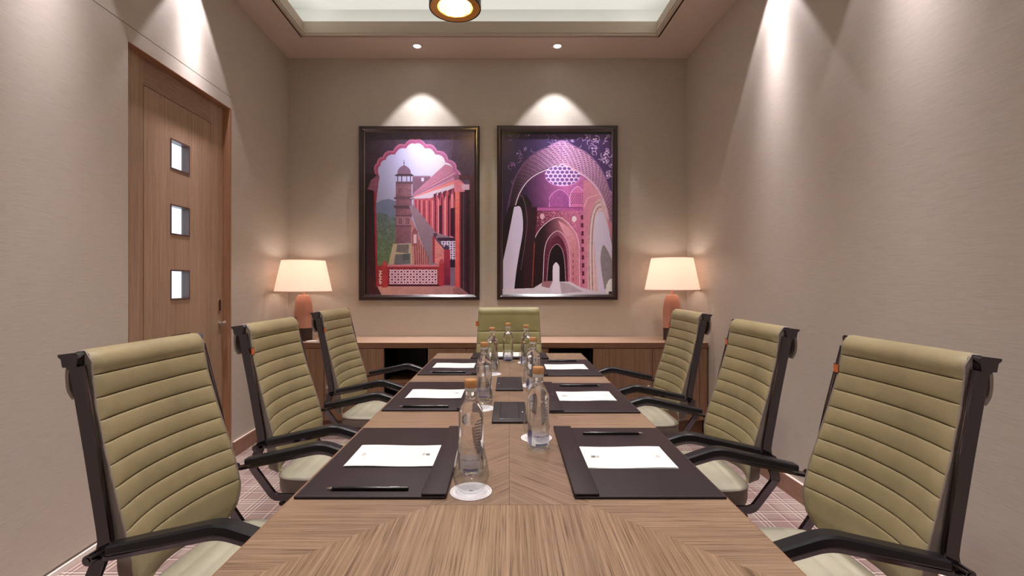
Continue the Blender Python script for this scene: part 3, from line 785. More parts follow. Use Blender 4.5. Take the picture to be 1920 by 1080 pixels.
def art_arches():
    A = Art(65, 75, 685, 993)
    A.paint(A.X > 0, grad((48, 34, 58), (84, 62, 104), 'x', 120, 560), .25)
    rs = np.random.RandomState(11)
    for i in range(190):                                # tendrils on the spandrels
        x = rs.uniform(110, 690); y = rs.uniform(88, 470)
        if x < 380 and rs.rand() < .45: continue
        r = rs.uniform(8, 20); a0 = rs.uniform(0, 6.3); L = rs.uniform(1.2, 3.6)
        b = 70 + (x > 380) * 90 * min(1, (x - 300) / 300)
        A.line([(x + r * math.cos(a0 + L * k / 7), y + r * math.sin(a0 + L * k / 7)) for k in range(8)], 3.2, (b + 50, b + 24, b + 62))
        if i % 3 == 0: A.ell(x, y, 6, 5, (b + 60, b + 30, b + 70))
    A.rect(65, 75, 685, 92, (20, 12, 18))  # frame's shadow, painted as a dark strip along the print's top
    outer = sm([(82, 620), (98, 500), (130, 360), (180, 265), (250, 198), (330, 158), (402, 128), (470, 158), (545, 200), (610, 270), (655, 365), (690, 500)])
    inner = sm([(118, 640), (140, 490), (175, 400), (230, 335), (310, 292), (398, 263), (478, 298), (550, 345), (606, 412), (645, 500), (668, 620)])
    full = lambda X, Y: grad((66, 40, 60), (206, 160, 188), 'x', 120, 420)(X, Y) * (1 - .25 * np.clip((Y - 250) / 300, 0, 1))[..., None]
    band = outer + [(690, 993), (65, 993)]
    A.poly(band, full, .1)
    bm_ = A.mask(band) & ~A.mask(inner + [(668, 993), (118, 993)])
    ang = np.arctan2(A.Y - 620, A.X - 398); rad = np.hypot((A.X - 398) / 1.0, (A.Y - 620) * .84)
    tex = (np.sin(rad * .75) > 0.15) & (np.sin(ang * 95 + np.floor(rad * .75 / 6.283) * 1.7 + 3 * A.nz) > -0.55)
    rim = A.mask([(x * .9 + 40, y * .9 + 55) for x, y in outer] + [(690, 993), (65, 993)])
    A.paint(bm_ & tex, lambda X, Y: full(X, Y) * .52, .2)
    A.line(outer, 7, (150, 112, 146)); A.line([(398, 130), (398, 262)], 4, (150, 108, 140))
    A.line(outer[:40], 6, (88, 62, 88)); A.line(inner[:34], 16, (96, 58, 84)); A.line(inner[40:], 18, (206, 160, 178))
    ins = inner + [(668, 993), (118, 993)]
    A.poly(ins, lambda X, Y: grad((58, 34, 62), (176, 104, 150), 'x', 190, 420)(X, Y), .22)
    A.line(inner, 3.5, (240, 220, 232))
    # honeycomb dome
    hm = ((A.X - 405) / 100) ** 2 + ((A.Y - 322) / 60) ** 2 < 1
    hm &= A.mask(ins); hx = np.mod(A.X, 26) - 13; row = np.floor(A.Y / 21); hx = np.mod(A.X + 13 * np.mod(row, 2), 26) - 13; hy = np.mod(A.Y, 21) - 10.5
    A.paint(hm, (222, 190, 226)); A.paint(hm & ((hx / 10.5) ** 2 + (hy / 9.0) ** 2 < 1), (116, 84, 138), .1)
    A.line([(x, 322 + 60 * math.sqrt(max(0, 1 - ((x - 405) / 100.) ** 2))) for x in range(318, 500, 8)], 3, (214, 150, 200))
    A.poly(sm([(330, 500), (335, 440), (390, 400), (438, 440), (442, 500)]), (150, 84, 134), .25); A.line(sm([(330, 500), (335, 440), (390, 402), (438, 440), (442, 505)]), 3, (212, 150, 196))
    A.poly(sm([(446, 500), (452, 420), (490, 384), (525, 420), (528, 500)]), (196, 118, 158), .2); A.line(sm([(446, 505), (450, 425), (490, 384), (530, 420)]), 3, (230, 180, 206))
    for i in range(6):
        for j in range(7): A.ell(456 + i * 12 + (j % 2) * 5, 425 + j * 9, 3.5, 3, (92, 44, 78))
    A.line(sm([(300, 370), (320, 420), (330, 470)]), 3, (130, 84, 124))
    A.rect(240, 500, 530, 520, (168, 92, 140), .15); A.rect(240, 500, 525, 504, (120, 60, 100))
    A.poly([(520, 350), (545, 346), (606, 412), (645, 500), (668, 620), (668, 993), (520, 993)], grad((196, 128, 144), (206, 156, 160), 'x', 520, 640), .12)
    A.line([(525, 500), (545, 450), (600, 430)], 4, (226, 186, 180))
    A.rect(232, 520, 520, 950, grad((96, 42, 62), (186, 112, 140), 'x', 250, 480), .35)
    for i in range(170):
        x = rs.uniform(262, 495); y = rs.uniform(525, 610); A.ell(x, y, 2.2, 1.8, (220, 150, 150))
    A.ell(290, 552, 13, 17, (196, 160, 160), .1); A.ell(470, 567, 13, 17, (228, 206, 198), .1)
    def parch(xl, xr, ax, ay, sy, yb): return sm([(xl, yb), (xl + 4, (yb + sy) / 2), (xl + 10, sy), (xl + (ax - xl) * .42, ay + (sy - ay) * .36), (ax, ay), (xr - (xr - ax) * .42, ay + (sy - ay) * .36), (xr - 8, sy), (xr - 3, (yb + sy) / 2), (xr, yb)])
    p1 = parch(234, 502, 378, 558, 690, 952); A.poly(p1, grad((44, 22, 30), (196, 130, 140), 'x', 290, 440), .2); A.line(p1, 3.6, (232, 208, 200))
    A.poly([(378, 575), (420, 600), (470, 650), (486, 720), (486, 945), (446, 945), (446, 740), (418, 660)], grad((206, 150, 156), (188, 122, 128), 'y', 575, 945), .15)
    p2 = parch(294, 450, 376, 634, 735, 930); A.poly(p2, grad((70, 36, 50), (176, 110, 128), 'x', 300, 440), .2); A.line(p2, 4, (206, 176, 178))
    p3 = parch(304, 436, 375, 660, 760, 922); A.poly(p3, (96, 40, 60), .5)
    p4 = parch(316, 422, 373, 708, 790, 918); A.poly(p4, (34, 20, 26), .2); A.line(p4, 3, (180, 146, 150))
    for x0 in (508, 514):
        for k in range(9): A.rect(x0 + k * .9, 545 + k * 45, x0 + 7 + k * .9, 570 + k * 45, (96, 40, 62))
    for k in range(5): A.rect(462, 760 + k * 34, 466, 780 + k * 34, (110, 50, 66))
    # left dark piers and window
    A.poly([(65, 620), (100, 500), (140, 490), (175, 430), (200, 430), (232, 480), (236, 952), (65, 993)], (34, 20, 28), .3)
    A.poly([(196, 500), (262, 500), (232, 952), (180, 952)], (52, 26, 36), .3); A.line([(246, 700), (234, 945)], 6, (130, 66, 52), .3)
    A.poly(sm([(132, 499), (166, 499), (180, 560), (180, 640), (160, 760), (144, 860), (132, 960)], 5) + [(70, 993), (70, 800), (96, 680)], (196, 190, 202), .03)
    A.line(sm([(160, 432), (182, 445), (200, 520), (205, 600), (190, 720), (170, 850)]), 3, (116, 88, 96))
    # right: pale arch window
    A.poly(sm([(545, 990), (548, 700), (560, 560), (590, 475), (622, 455), (650, 520), (668, 620)], 6) + [(690, 993)], (206, 178, 172), .1)
    for k in range(4):
        o = k * 9; A.line(sm([(556 + o, 985), (552 + o, 720), (562 + o, 570), (586 + o * .8, 492 + o), (618 + o * .3, 470 + o * 1.5)]), 3, [(120, 84, 84), (236, 216, 206)][k % 2])
    A.poly(sm([(606, 993), (590, 800), (582, 660), (590, 570), (612, 524), (636, 530)], 6) + [(668, 640), (684, 720), (690, 993)], (204, 198, 214), .03)
    A.poly(sm([(640, 960), (624, 860), (618, 780), (632, 715), (656, 740), (684, 800)], 6) + [(688, 960)], (138, 134, 136), .2)
    A.poly([(655, 560), (690, 600), (690, 720), (672, 650)], (190, 132, 144), .15)
    A.poly([(668, 905), (690, 900), (690, 993), (650, 993), (650, 940)], (226, 222, 222))
    # white door light and floor
    A.poly([(65, 960), (240, 955), (300, 918), (445, 918), (500, 948), (600, 975), (690, 985), (690, 993), (65, 993)], (202, 196, 196), .05)
    A.poly([(290, 918), (350, 914), (330, 955), (285, 945)], (150, 110, 112), .15); A.poly([(385, 920), (440, 930), (520, 975), (400, 985)], (172, 160, 162), .1)
    A.poly(sm([(348, 925), (349, 850), (352, 828), (368, 810), (384, 828), (387, 850), (387, 925)], 5), (214, 208, 222))
    A.poly([(348, 920), (388, 920), (398, 985), (335, 985)], (210, 204, 212))
    A.rect(664, 973, 684, 990, (60, 52, 56))
    return A
def picture(A, x0, x1, z0, z1, label, tint=(1, 1, 1)):
    yw = YB - 0.002; dep = 0.040; W_ = 0.046
    t = thing('framed_picture', label, 'framed picture', ((x0 + x1) / 2, yw, z0), 0)
    ox, oz = (x0 + x1) / 2, z0
    hw, hh = (x1 - x0) / 2, (z1 - z0)
    bm = bmesh.new()
    prof = [(0.0, 0.0), (0.0, dep * .8), (0.006, dep), (0.016, dep * .94), (0.028, dep * .97), (W_ - .006, dep * .62), (W_, dep * .5), (W_, 0.0)]
    rings = []
    for (a, d) in prof:
        rings.append([bm.verts.new((sx * (hw - a), -d, (a if sz < 0 else hh - a))) for sx, sz in ((-1, -1), (1, -1), (1, 1), (-1, 1))])
    for i in range(len(rings)):
        j = (i + 1) % len(rings)
        for k in range(4): bm.faces.new((rings[i][k], rings[i][(k + 1) % 4], rings[j][(k + 1) % 4], rings[j][k]))
    obj('frame', bm, M['frame'], t, smooth=25)
    bm = bmesh.new()
    for (a, r, d) in ((W_ + .0012, .0018, dep * .5),):
        tube(bm, [(-hw + a, -d, a), (hw - a, -d, a), (hw - a, -d, hh - a), (-hw + a, -d, hh - a)], r, 6, closed=True)
    obj('silver_bead', bm, M['silver'], t)
    # the print, a finely meshed sheet carrying its own colours
    w_, h_ = A.w, A.h
    xs = np.linspace(-hw + W_ - .001, hw - W_ + .001, w_ + 1); zz = np.linspace(hh - W_ + .001, W_ - .001, h_ + 1)
    XX, ZZ = np.meshgrid(xs, zz); V = np.stack([XX, np.full_like(XX, -0.012), ZZ], -1).reshape(-1, 3)
    idx = np.arange((w_ + 1) * (h_ + 1)).reshape(h_ + 1, w_ + 1)
    F = np.stack([idx[:-1, :-1], idx[1:, :-1], idx[1:, 1:], idx[:-1, 1:]], -1).reshape(-1, 4)
    me = bpy.data.meshes.new('print'); me.vertices.add(len(V)); me.vertices.foreach_set('co', V.ravel())
    me.loops.add(F.size); me.loops.foreach_set('vertex_index', F.ravel().astype(np.int32))
    me.polygons.add(len(F)); me.polygons.foreach_set('loop_start', np.arange(0, F.size, 4, dtype=np.int32)); me.polygons.foreach_set('loop_total', np.full(len(F), 4, dtype=np.int32))
    me.update(calc_edges=True)
    c = np.clip(((A.img - 110) * 1.18 + 116) * np.array(tint), 4, 255) / 255.0; c = np.where(c <= .04045, c / 12.92, ((c + .055) / 1.055) ** 2.4)
    c = np.concatenate([c.reshape(-1, 1, 3).repeat(4, 1), np.ones((len(F), 4, 1))], -1)
    at = me.color_attributes.new('ink', 'FLOAT_COLOR', 'CORNER'); at.data.foreach_set('color', c.astype(np.float32).ravel())
    nt = NT('printed_photograph'); an = nt.new('ShaderNodeAttribute', attribute_name='ink'); nt.link(an.outputs['Color'], nt.b.inputs['Base Color']); nt.set(Roughness=0.38)
    me.materials.append(nt.m); o = bpy.data.objects.new('print', me); col.objects.link(o); o.parent = t
    return t
picture(art_balcony(), -1.335, -0.265, 1.074, 2.619, 'framed photograph of a red fort balcony and domed tower seen through a scalloped arch', (0.97, 0.97, 1.10))
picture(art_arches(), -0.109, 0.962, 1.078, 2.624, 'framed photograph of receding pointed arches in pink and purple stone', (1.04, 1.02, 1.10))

# ------------------------------------------------------------------ table lamps
def lamp(x, y, sc_z, rb, label):
    t = thing('table_lamp', label, 'lamp', (x, y, ST), 0, None)
    def r6(r, z, a, tw=0.0):
        k = a % (PI / 3) - PI / 6
        return r * (0.62 + 0.38 * math.cos(PI / 6) / math.cos(k))
    b = bmesh.new(); lathe(b, [(0.068, 0.001), (0.0725, 0.004), (0.0745, 0.104)], 48, fn=r6)
    obj('foot', b, M['lampbase'], t, smooth=25)
    b = bmesh.new(); lathe(b, smooth_path([(0.0745, 0.1045), (0.077, 0.16), (0.077, 0.22), (0.073, 0.28), (0.064, 0.33), (0.052, 0.365), (0.044, 0.378)], 4) + [(0.040, 0.380)], 48, fn=r6)
    obj('body', b, M['terracotta'], t, smooth=25)
    b = bmesh.new(); lathe(b, [(0.011, 0.380), (0.011, 0.41 * sc_z + .06)], 16)
    obj('neck', b, M['terracotta'], t, smooth=40)
    z0 = (1.154 - ST) * sc_z; z1 = (1.416 - ST) * sc_z
    b = bmesh.new(); rt = rb * 0.757
    lathe(b, [(rb, z0), (rt, z1)], 64, close=False); lathe(b, [(rb - .0025, z0), (rt - .0025, z1)], 64, close=False)
    sh = obj('shade', b, M['shade'], t, smooth=60)
    for (r, z) in ((rb, z0), (rt, z1)):
        b = bmesh.new()
        lathe(b, [(r - .004, z - .001), (r + .0012, z - .001), (r + .0012, z + .006), (r - .004, z + .006), (r - .004, z - .001)], 64, close=False)
        obj('shade_rim', b, M['piping_cloth'], sh, smooth=40)
    b = bmesh.new(); lathe(b, smooth_path([(0.012, 0.0), (0.03, 0.03), (0.03, 0.06), (0.004, 0.085)], 4), 20)
    bmesh.ops.translate(b, verts=b.verts, vec=(0, 0, 0.41 * sc_z + .062))
    obj('bulb', b, emit('warm_bulb', (255, 224, 190), 4.0), t, smooth=60)
    l = bpy.data.lights.new('lamp_light', 'POINT'); l.energy = 1.15; l.color = (1.0, 0.90, 0.82); l.shadow_soft_size = 0.035
    o = bpy.data.objects.new('lamp_light', l); col.objects.link(o); o.location = (x, y, ST + (z0 + z1) / 2 + .06)
lamp(-1.728, 4.0, 1.0, 0.2265, 'lit table lamp with a terracotta body at the left end of the sideboard')
lamp(1.366, 4.0, 1.03, 0.2225, 'lit table lamp with a terracotta body at the right end of the sideboard')
# small white coaster under the left lamp's edge
bm = bmesh.new(); box(bm, -0.04, 0.04, -0.035, 0.035, 0.0, 0.006, 0.002, 1)
tag(obj('note_card', bm, M['paper'], loc=(-1.615, 3.90, ST + .0003)), 'small white card lying on the sideboard beside the left lamp', 'card')

# ------------------------------------------------------------------ chairs
EDGE = [(1.045, 0.0), (1.00, 0.002), (0.90, 0.026), (0.80, 0.052), (0.70, 0.082), (0.60, 0.112), (0.52, 0.130), (0.46, 0.128), (0.405, 0.108)]
def interp(tab, z):
    zs_ = [a for a, b in tab]; vs_ = [b for a, b in tab]
    return float(np.interp(-z, [-q for q in zs_], vs_))
def back_mesh(seams, mats, sag_top=0.006, sag_bot=0.048):
    """a padded sling: front and rear skins over a side-view path that rolls over the top rail"""
    front = []
    zl = sorted(set([round(float(z), 5) for z in np.linspace(1.020, 0.405, 96)] + [round(q + d, 5) for q in seams for d in (-0.005, -0.0028, -0.0012, 0.0, 0.0012, 0.0028, 0.005)]), reverse=True)
    for z in zl: front.append((interp(EDGE, z) - 0.010 * min(1, (1.03 - z) / 0.12), float(z)))
    roll = [(-0.044, 0.925), (-0.056, 0.945), (-0.060, 0.975), (-0.058, 1.005), (-0.050, 1.026), (-0.036, 1.040), (-0.018, 1.045), (-0.006, 1.040)]
    roll = smooth_path(roll, 3)
    path = roll + front; NU = 28; NV = len(path); nr = len(roll)
    th = 0.027; hw0 = 0.217
    bm = bmesh.new(); Fv = []; Bv = []
    for j, (px, pz) in enumerate(path):
        a = path[max(0, j - 1)]; c = path[min(NV - 1, j + 1)]
        tx, tz = c[0] - a[0], c[1] - a[1]; L = math.hypot(tx, tz) or 1
        nx, nz = -tz / L, tx / L                       # outward/front normal
        if j < nr: hw = hw0 - 0.004; sg = 0.0; thk = 0.010 + 0.010 * (j / nr)
        else:
            hw = hw0 + 0.019 * min(1, max(0, (1.0 - pz) / 0.38)); thk = th
            q = (1.02 - pz) / 0.575; sg = sag_top + (sag_bot - sag_top) * min(1, q * 1.4)
            if pz < 0.515:                               # rounded lower corners
                d = (0.515 - pz) / 0.11; hw = hw - 0.085 * (1 - math.sqrt(max(0, 1 - min(d, 1) ** 2)))
        fr = []; br = []
        for i in range(NU + 1):
            u = -1 + 2 * i / NU
            uu = math.copysign(abs(u) ** 0.85, u)
            y = uu * hw
            sag = -sg * (1 - abs(uu) ** 2.2)
            bul = 0.0
            if j >= nr:
                # between two seams the padding swells
                s = sorted(seams + [1.035, 0.40], reverse=True)
                for k in range(len(s) - 1):
                    if s[k] >= pz >= s[k + 1]:
                        f = (s[k] - pz) / (s[k] - s[k + 1]); bul = 0.0085 * (max(0, math.sin(PI * f)) ** 0.30) - 0.003 * max(0, 1 - min(abs(pz - q) for q in seams) / 0.0025); break
            edge = max(0, 1 - ((1 - abs(uu)) / 0.075)) if abs(uu) > 0.925 else 0
            bul *= min(1.0, (1 - abs(uu)) / 0.10)
            off = thk * 0.5 - thk * 0.12 * edge ** 2
            bx = thk * 0.5 - thk * 0.16 * edge ** 2 + (0.015 * min(1, (1.0 - pz) / 0.3) * (1 - 0.0 * edge) if (j >= nr and pz < 1.0) else 0)
            fr.append(bm.verts.new((px + nx * (off + bul) + sag * (1 if j >= nr else 0), y, pz + nz * (off + bul))))
            br.append(bm.verts.new((px - nx * bx + sag * (1 if j >= nr else 0), y, pz - nz * bx)))
        Fv.append(fr); Bv.append(br)
    for j in range(NV - 1):
        for i in range(NU):
            bm.faces.new((Fv[j][i], Fv[j][i + 1], Fv[j + 1][i + 1], Fv[j + 1][i]))
            bm.faces.new((Bv[j][i + 1], Bv[j][i], Bv[j + 1][i], Bv[j + 1][i + 1])).material_index = 1
        for i in (0, NU):
            bm.faces.new((Fv[j][i], Fv[j + 1][i], Bv[j + 1][i], Bv[j][i])).material_index = 1
    for j in (0, NV - 1):
        for i in range(NU): bm.faces.new((Fv[j][i], Bv[j][i], Bv[j][i + 1], Fv[j][i + 1])).material_index = 1
    pip = {}
    for sgn, ii in ((-1, 0), (1, NU)):
        pip[sgn] = [tuple(Fv[j][ii].co + Vector((0.0005, sgn * -0.0015, 0))) for j in range(nr - 6, NV, 3)]
    return bm, pip
def seat_mesh():
    bm = bmesh.new(); cx = 0.330; ax, ay = 0.232, 0.228; n = 72
    def outl(a, s):
        c, q = math.cos(a), math.sin(a); ex = 2 / 4.6
        return cx + ax * s * math.copysign(abs(c) ** ex, c), ay * s * math.copysign(abs(q) ** ex, q)
    prof = []
    for s in np.linspace(0.02, 0.97, 30): prof.append((float(s), 0.398 + 0.020 * (1 - s ** 4)))
    prof += [(0.99, 0.395), (1.0, 0.388), (1.0, 0.345), (0.985, 0.328), (0.93, 0.322), (0.02, 0.320)]
    rings = []
    for (s, z) in prof:
        ring = []
        for i in range(n):
            x, y = outl(2 * PI * i / n, s)
            zz = z
            if z > 0.3895:
                f = ((x + 0.03) % 0.066) / 0.066; zz = z + 0.006 * (abs(math.sin(PI * f)) ** 0.45 - 1) * min(1, (1 - s) * 12)
            ring.append(bm.verts.new((x, y, zz)))
        rings.append(ring)
    for k in range(len(rings) - 1):
        for i in range(n):
            f = bm.faces.new((rings[k][i], rings[k][(i + 1) % n], rings[k + 1][(i + 1) % n], rings[k + 1][i]))
            f.material_index = 0 if prof[k][1] > 0.37 and k < 31 else 1
    bm.faces.new(rings[0]); bm.faces.new(rings[-1])
    pip = [(*outl(2 * PI * i / n, 1.0), 0.392) for i in range(n)]
    return bm, pip
def frame_side(s, tuck=0.0):
    """s=-1: right-hand side of the chair (y negative)"""
    bm = bmesh.new()
    path = [(-0.014, 0.230, 1.012), (0.034, 0.240, 0.80), (0.074, 0.247, 0.600), (0.079, 0.248, 0.565), (0.046, 0.262, 0.462), (0.136, 0.258, 0.338), (0.500, 0.250, 0.326), (0.548, 0.262, 0.42), (0.548, 0.278, 0.58), (0.530, 0.285, 0.606)]
    path = [(p[0] - tuck * .45, p[1] - tuck, p[2]) if p[2] > 0.59 else p for p in path] if tuck else path
    path = round_corners(path, 0.020, 5)
    hl = 0.0075
    def sec(t):
        w_ = 0.0165 if t < 0.45 else 0.014
        return [(-w_, -hl), (-w_ - .002, 0), (-w_, hl), (w_, hl), (w_ + .002, 0), (w_, -hl)]
    sweep(bm, [(p[0], s * p[1], p[2]) for p in path], sec)
    return bm
def arm_path(): return round_corners([(0.128, 0.285, 0.580), (0.405, 0.287, 0.640), (0.548, 0.285, 0.598)], 0.032, 5)
def make_chair(leather_m, side_m, seams, label, tagged=True, tuck=0.0):
    t = thing('office_chair', label, 'chair')
    b, pip = back_mesh(seams, None); bk = obj('backrest', b, [leather_m, side_m], t, smooth=50)
    for s in (-1, 1):
        b = bmesh.new(); tube(b, pip[s], 0.0028, 6); obj('piping', b, side_m, bk, smooth=60)
    if tagged:
        b = bmesh.new(); box(b, 0.0245, 0.0260, -0.2350, -0.214, 0.924, 0.954, mi=0)
        box(b, 0.0240, 0.0265, -0.2353, -0.214, 0.9525, 0.9550, mi=1); box(b, 0.0240, 0.0265, -0.2353, -0.214, 0.9230, 0.9255, mi=1)
        obj('orange_tag', b, [M['tag'], M['gold_thread']], bk)['label'] = 'small orange cloth tag'
    b, pp = seat_mesh(); st = obj('seat', b, [M['leather_seat'], side_m], t, smooth=50)
    b = bmesh.new(); tube(b, pp, 0.0035, 6, closed=True); obj('piping', b, side_m, st, smooth=60)
    for s in (-1, 1):
        fr = obj('side_frame', frame_side(s, tuck), M['chrome'], t, smooth=35)
        b = bmesh.new()                                   # top cap with its rearward lip
        Z0 = 1.014
        pts = [(-0.052, Z0 + .018), (-0.060, Z0 + .024), (-0.060, Z0 + .030), (-0.012, Z0 + .036), (-0.006, Z0 + .030), (-0.010, Z0 - .003), (-0.048, Z0 - .003)]
        A_ = [b.verts.new((p[0], s * (0.219 - tuck), p[1])) for p in pts]; B_ = [b.verts.new((p[0], s * (0.238 - tuck), p[1])) for p in pts]
        b.faces.new(A_); b.faces.new(B_[::-1])
        for k in range(len(pts)): b.faces.new((A_[k], A_[(k + 1) % len(pts)], B_[(k + 1) % len(pts)], B_[k]))
        obj('end_cap', b, M['chrome'], fr)
        b = bmesh.new(); ap = arm_path()
        sec = [(-0.0145, -0.021), (-0.010, -0.0235), (0.008, -0.0205), (0.0135, -0.0155), (0.0135, 0.0155), (0.008, 0.0205), (-0.010, 0.0235), (-0.0145, 0.021)]
        sweep(b, [(p[0], s * p[1], p[2]) for p in ap], lambda q: [(n * (0.75 + 0.25 * min(1, q * 12, (1 - q) * 12)), l) for n, l in sec])
        am = obj('armrest', b, M['black'], t, smooth=22)
        b = bmesh.new()
        lo = [(p[0], s * (p[1]), p[2] - 0.0215) for p in ap]
        lo = [(0.084, s * 0.268, 0.552), (0.100, s * 0.276, 0.556)] + lo
        sweep(b, lo, [(-0.005, -0.016), (-0.007, 0), (-0.005, 0.016), (0.005, 0.016), (0.005, -0.016)])
        cyl_axis(b, (0.078, s * 0.250, 0.553), (0.078, s * 0.301, 0.553), 0.013, 20)
        cyl_axis(b, (0.078, s * 0.3005, 0.553), (0.078, s * 0.303, 0.553), 0.007, 12)
        obj('arm_bracket', b, M['chrome'], am, smooth=35)
    b = bmesh.new(); cyl_axis(b, (-0.034, -0.232 + tuck, 1.012), (-0.034, 0.232 - tuck, 1.012), 0.009, 12); obj('top_rail', b, M['chrome'], t, smooth=40)
    b = bmesh.new(); box(b, 0.20, 0.44, -0.09, 0.09, 0.285, 0.3195, 0.004, 1); cyl_axis(b, (0.16, -0.25, 0.306), (0.16, 0.25, 0.306), 0.010, 10); cyl_axis(b, (0.47, -0.245, 0.306), (0.47, 0.245, 0.306), 0.010, 10)
    obj('seat_mechanism', b, M['black'], t)
    b = bmesh.new(); lathe(b, [(0.026, 0.10), (0.026, 0.20), (0.014, 0.2005), (0.014, 0.2845)], 20, 0.32, 0)
    obj('gas_lift', b, M['chrome'], t, smooth=40)
    for k in range(5):
        a = 2 * PI * k / 5 + 0.3; dx, dy = math.cos(a), math.sin(a)
        b = bmesh.new()
        P = [(0.32 + dx * r, dy * r, z) for r, z in ((0.02, 0.098), (0.13, 0.086), (0.26, 0.066))]
        tube(b, P, 0.014, 8); lg = obj('leg', b, M['chrome'], t, smooth=40)
        b = bmesh.new(); cyl_axis(b, (0.32 + dx * .26 - dy * .02, dy * .26 + dx * .02, 0.0255), (0.32 + dx * .26 + dy * .02, dy * .26 - dx * .02, 0.0255), 0.025, 18); cyl_axis(b, (0.32 + dx * .26, dy * .26, 0.03), (0.32 + dx * .26, dy * .26, 0.062), 0.006, 8)
        obj('caster', b, M['black'], lg, smooth=40)
    return t
seamsA = [0.985, 0.925, 0.866, 0.808, 0.751, 0.695, 0.640, 0.585, 0.530]
grp = 'ribbed leather chairs round the table'
c1 = make_chair(M['leather'], M['leather_side'], seamsA, 'olive tan ribbed leather armchair on the left, nearest the camera')
def chair(n, x, y, yaw, side, label):
    rot = -yaw if side < 0 else PI + yaw
    if n == 0:
        c1.location = (x, y, 0); c1.rotation_euler = (0, 0, rot); c1['label'] = label; c1['group'] = grp; return c1
    return dup(c1, (x, y, 0), rot, label, grp, skip=('orange_tag',) if n == 1 else ())
chair(1, -1.094, 1.461, 0.035, -1, 'olive tan ribbed leather armchair on the left, nearest the camera')
chair(2, -1.108, 2.246, 0.026, -1, 'ribbed leather armchair in the middle of the left side, beside the door')
chair(3, -1.149, 3.157, 0.055, -1, 'ribbed leather armchair on the left side nearest the sideboard')
chair(4, 1.140, 1.399, 0.007, 1, 'olive tan ribbed leather armchair on the right, nearest the camera')
chair(5, 1.096, 2.130, -0.011, 1, 'ribbed leather armchair in the middle of the right side')
chair(0, 1.113, 3.002, 0.024, 1, 'ribbed leather armchair on the right side nearest the sideboard')
cf = make_chair(M['leather_green'], M['leather_side'], [0.879, 0.793, 0.707, 0.62, 0.53], 'green leather armchair at the far head of the table, in front of the sideboard', tuck=0.030)
cf.location = (-0.003, 3.41, 0); cf.rotation_euler = (0, 0, -PI / 2)

# ------------------------------------------------------------------ on the table
TOP = TZ + 0.0003
# desk pads: flap strip along the inner side; local +x points to the inner side, origin at near outer corner
def make_pad(wx, wy, label, flap=0.055):
    t = thing('desk_pad', label, 'desk pad')
    b = bmesh.new(); box(b, 0, wx, 0, wy, 0, 0.006, 0.002, 2); obj('base', b, M['pad'], t, smooth=50)
    b = bmesh.new(); box(b, wx - flap, wx + .001, 0.001, wy - .001, 0.0075, 0.0125, 0.002, 2); box(b, wx - .006, wx + .001, 0.001, wy - .001, 0.001, 0.012, 0.002, 1)
    fl = obj('flap', b, M['pad'], t, smooth=50)
    b = bmesh.new()
    for k in range(3): box(b, wx - flap + .016 + k * .009, wx - flap + .019 + k * .009, wy * .5 - .028 + (k % 2) * .01, wy * .5 + .028 - (k % 2) * .012, 0.0124, 0.0127)
    obj('embossing', b, flat('blind_embossing', (44, 32, 35), 0.3), fl)
    b = bmesh.new(); i_ = 0.004
    tube(b, [(i_, i_, .0062), (wx - flap, i_, .0062)], 0.0004, 4); tube(b, [(i_, wy - i_, .0062), (wx - flap, wy - i_, .0062)], 0.0004, 4); tube(b, [(i_, i_, .0062), (i_, wy - i_, .0062)], 0.0004, 4)
    obj('stitching', b, flat('stitch_thread', (92, 74, 78), 0.7), t)
    return t
pad0 = make_pad(0.337, 0.503, '')
padL = [1.054, 1.775, 2.465]; padR = [1.054, 1.746, 2.435]
where = ['nearest the camera', 'in the middle row', 'in the far row']
allp = [('left', -0.478, y, where[i], i) for i, y in enumerate(padL)] + [('right', 0.482, y, where[i], i) for i, y in enumerate(padR)]
gp = 'dark leather desk pads on the table'
first = True
for side, x, y, wh, i in allp:
    lab = 'dark brown leather desk pad on the %s side of the table, %s' % (side, wh)
    # right-hand pads are the same pad turned half round
    loc = (x, y, TOP) if side == 'left' else (x, y + 0.503, TOP); rot = 0 if side == 'left' else PI
    if first: pad0.location = loc; pad0['label'] = lab; pad0['group'] = gp; first = False
    else: dup(pad0, loc, rot, lab, gp)
pf = make_pad(0.262, 0.49, 'dark leather desk pad at the far head of the table', 0.050); pf['group'] = gp
pf.location = (-0.243, 3.232, TOP); pf.rotation_euler = (0, 0, -PI / 2)
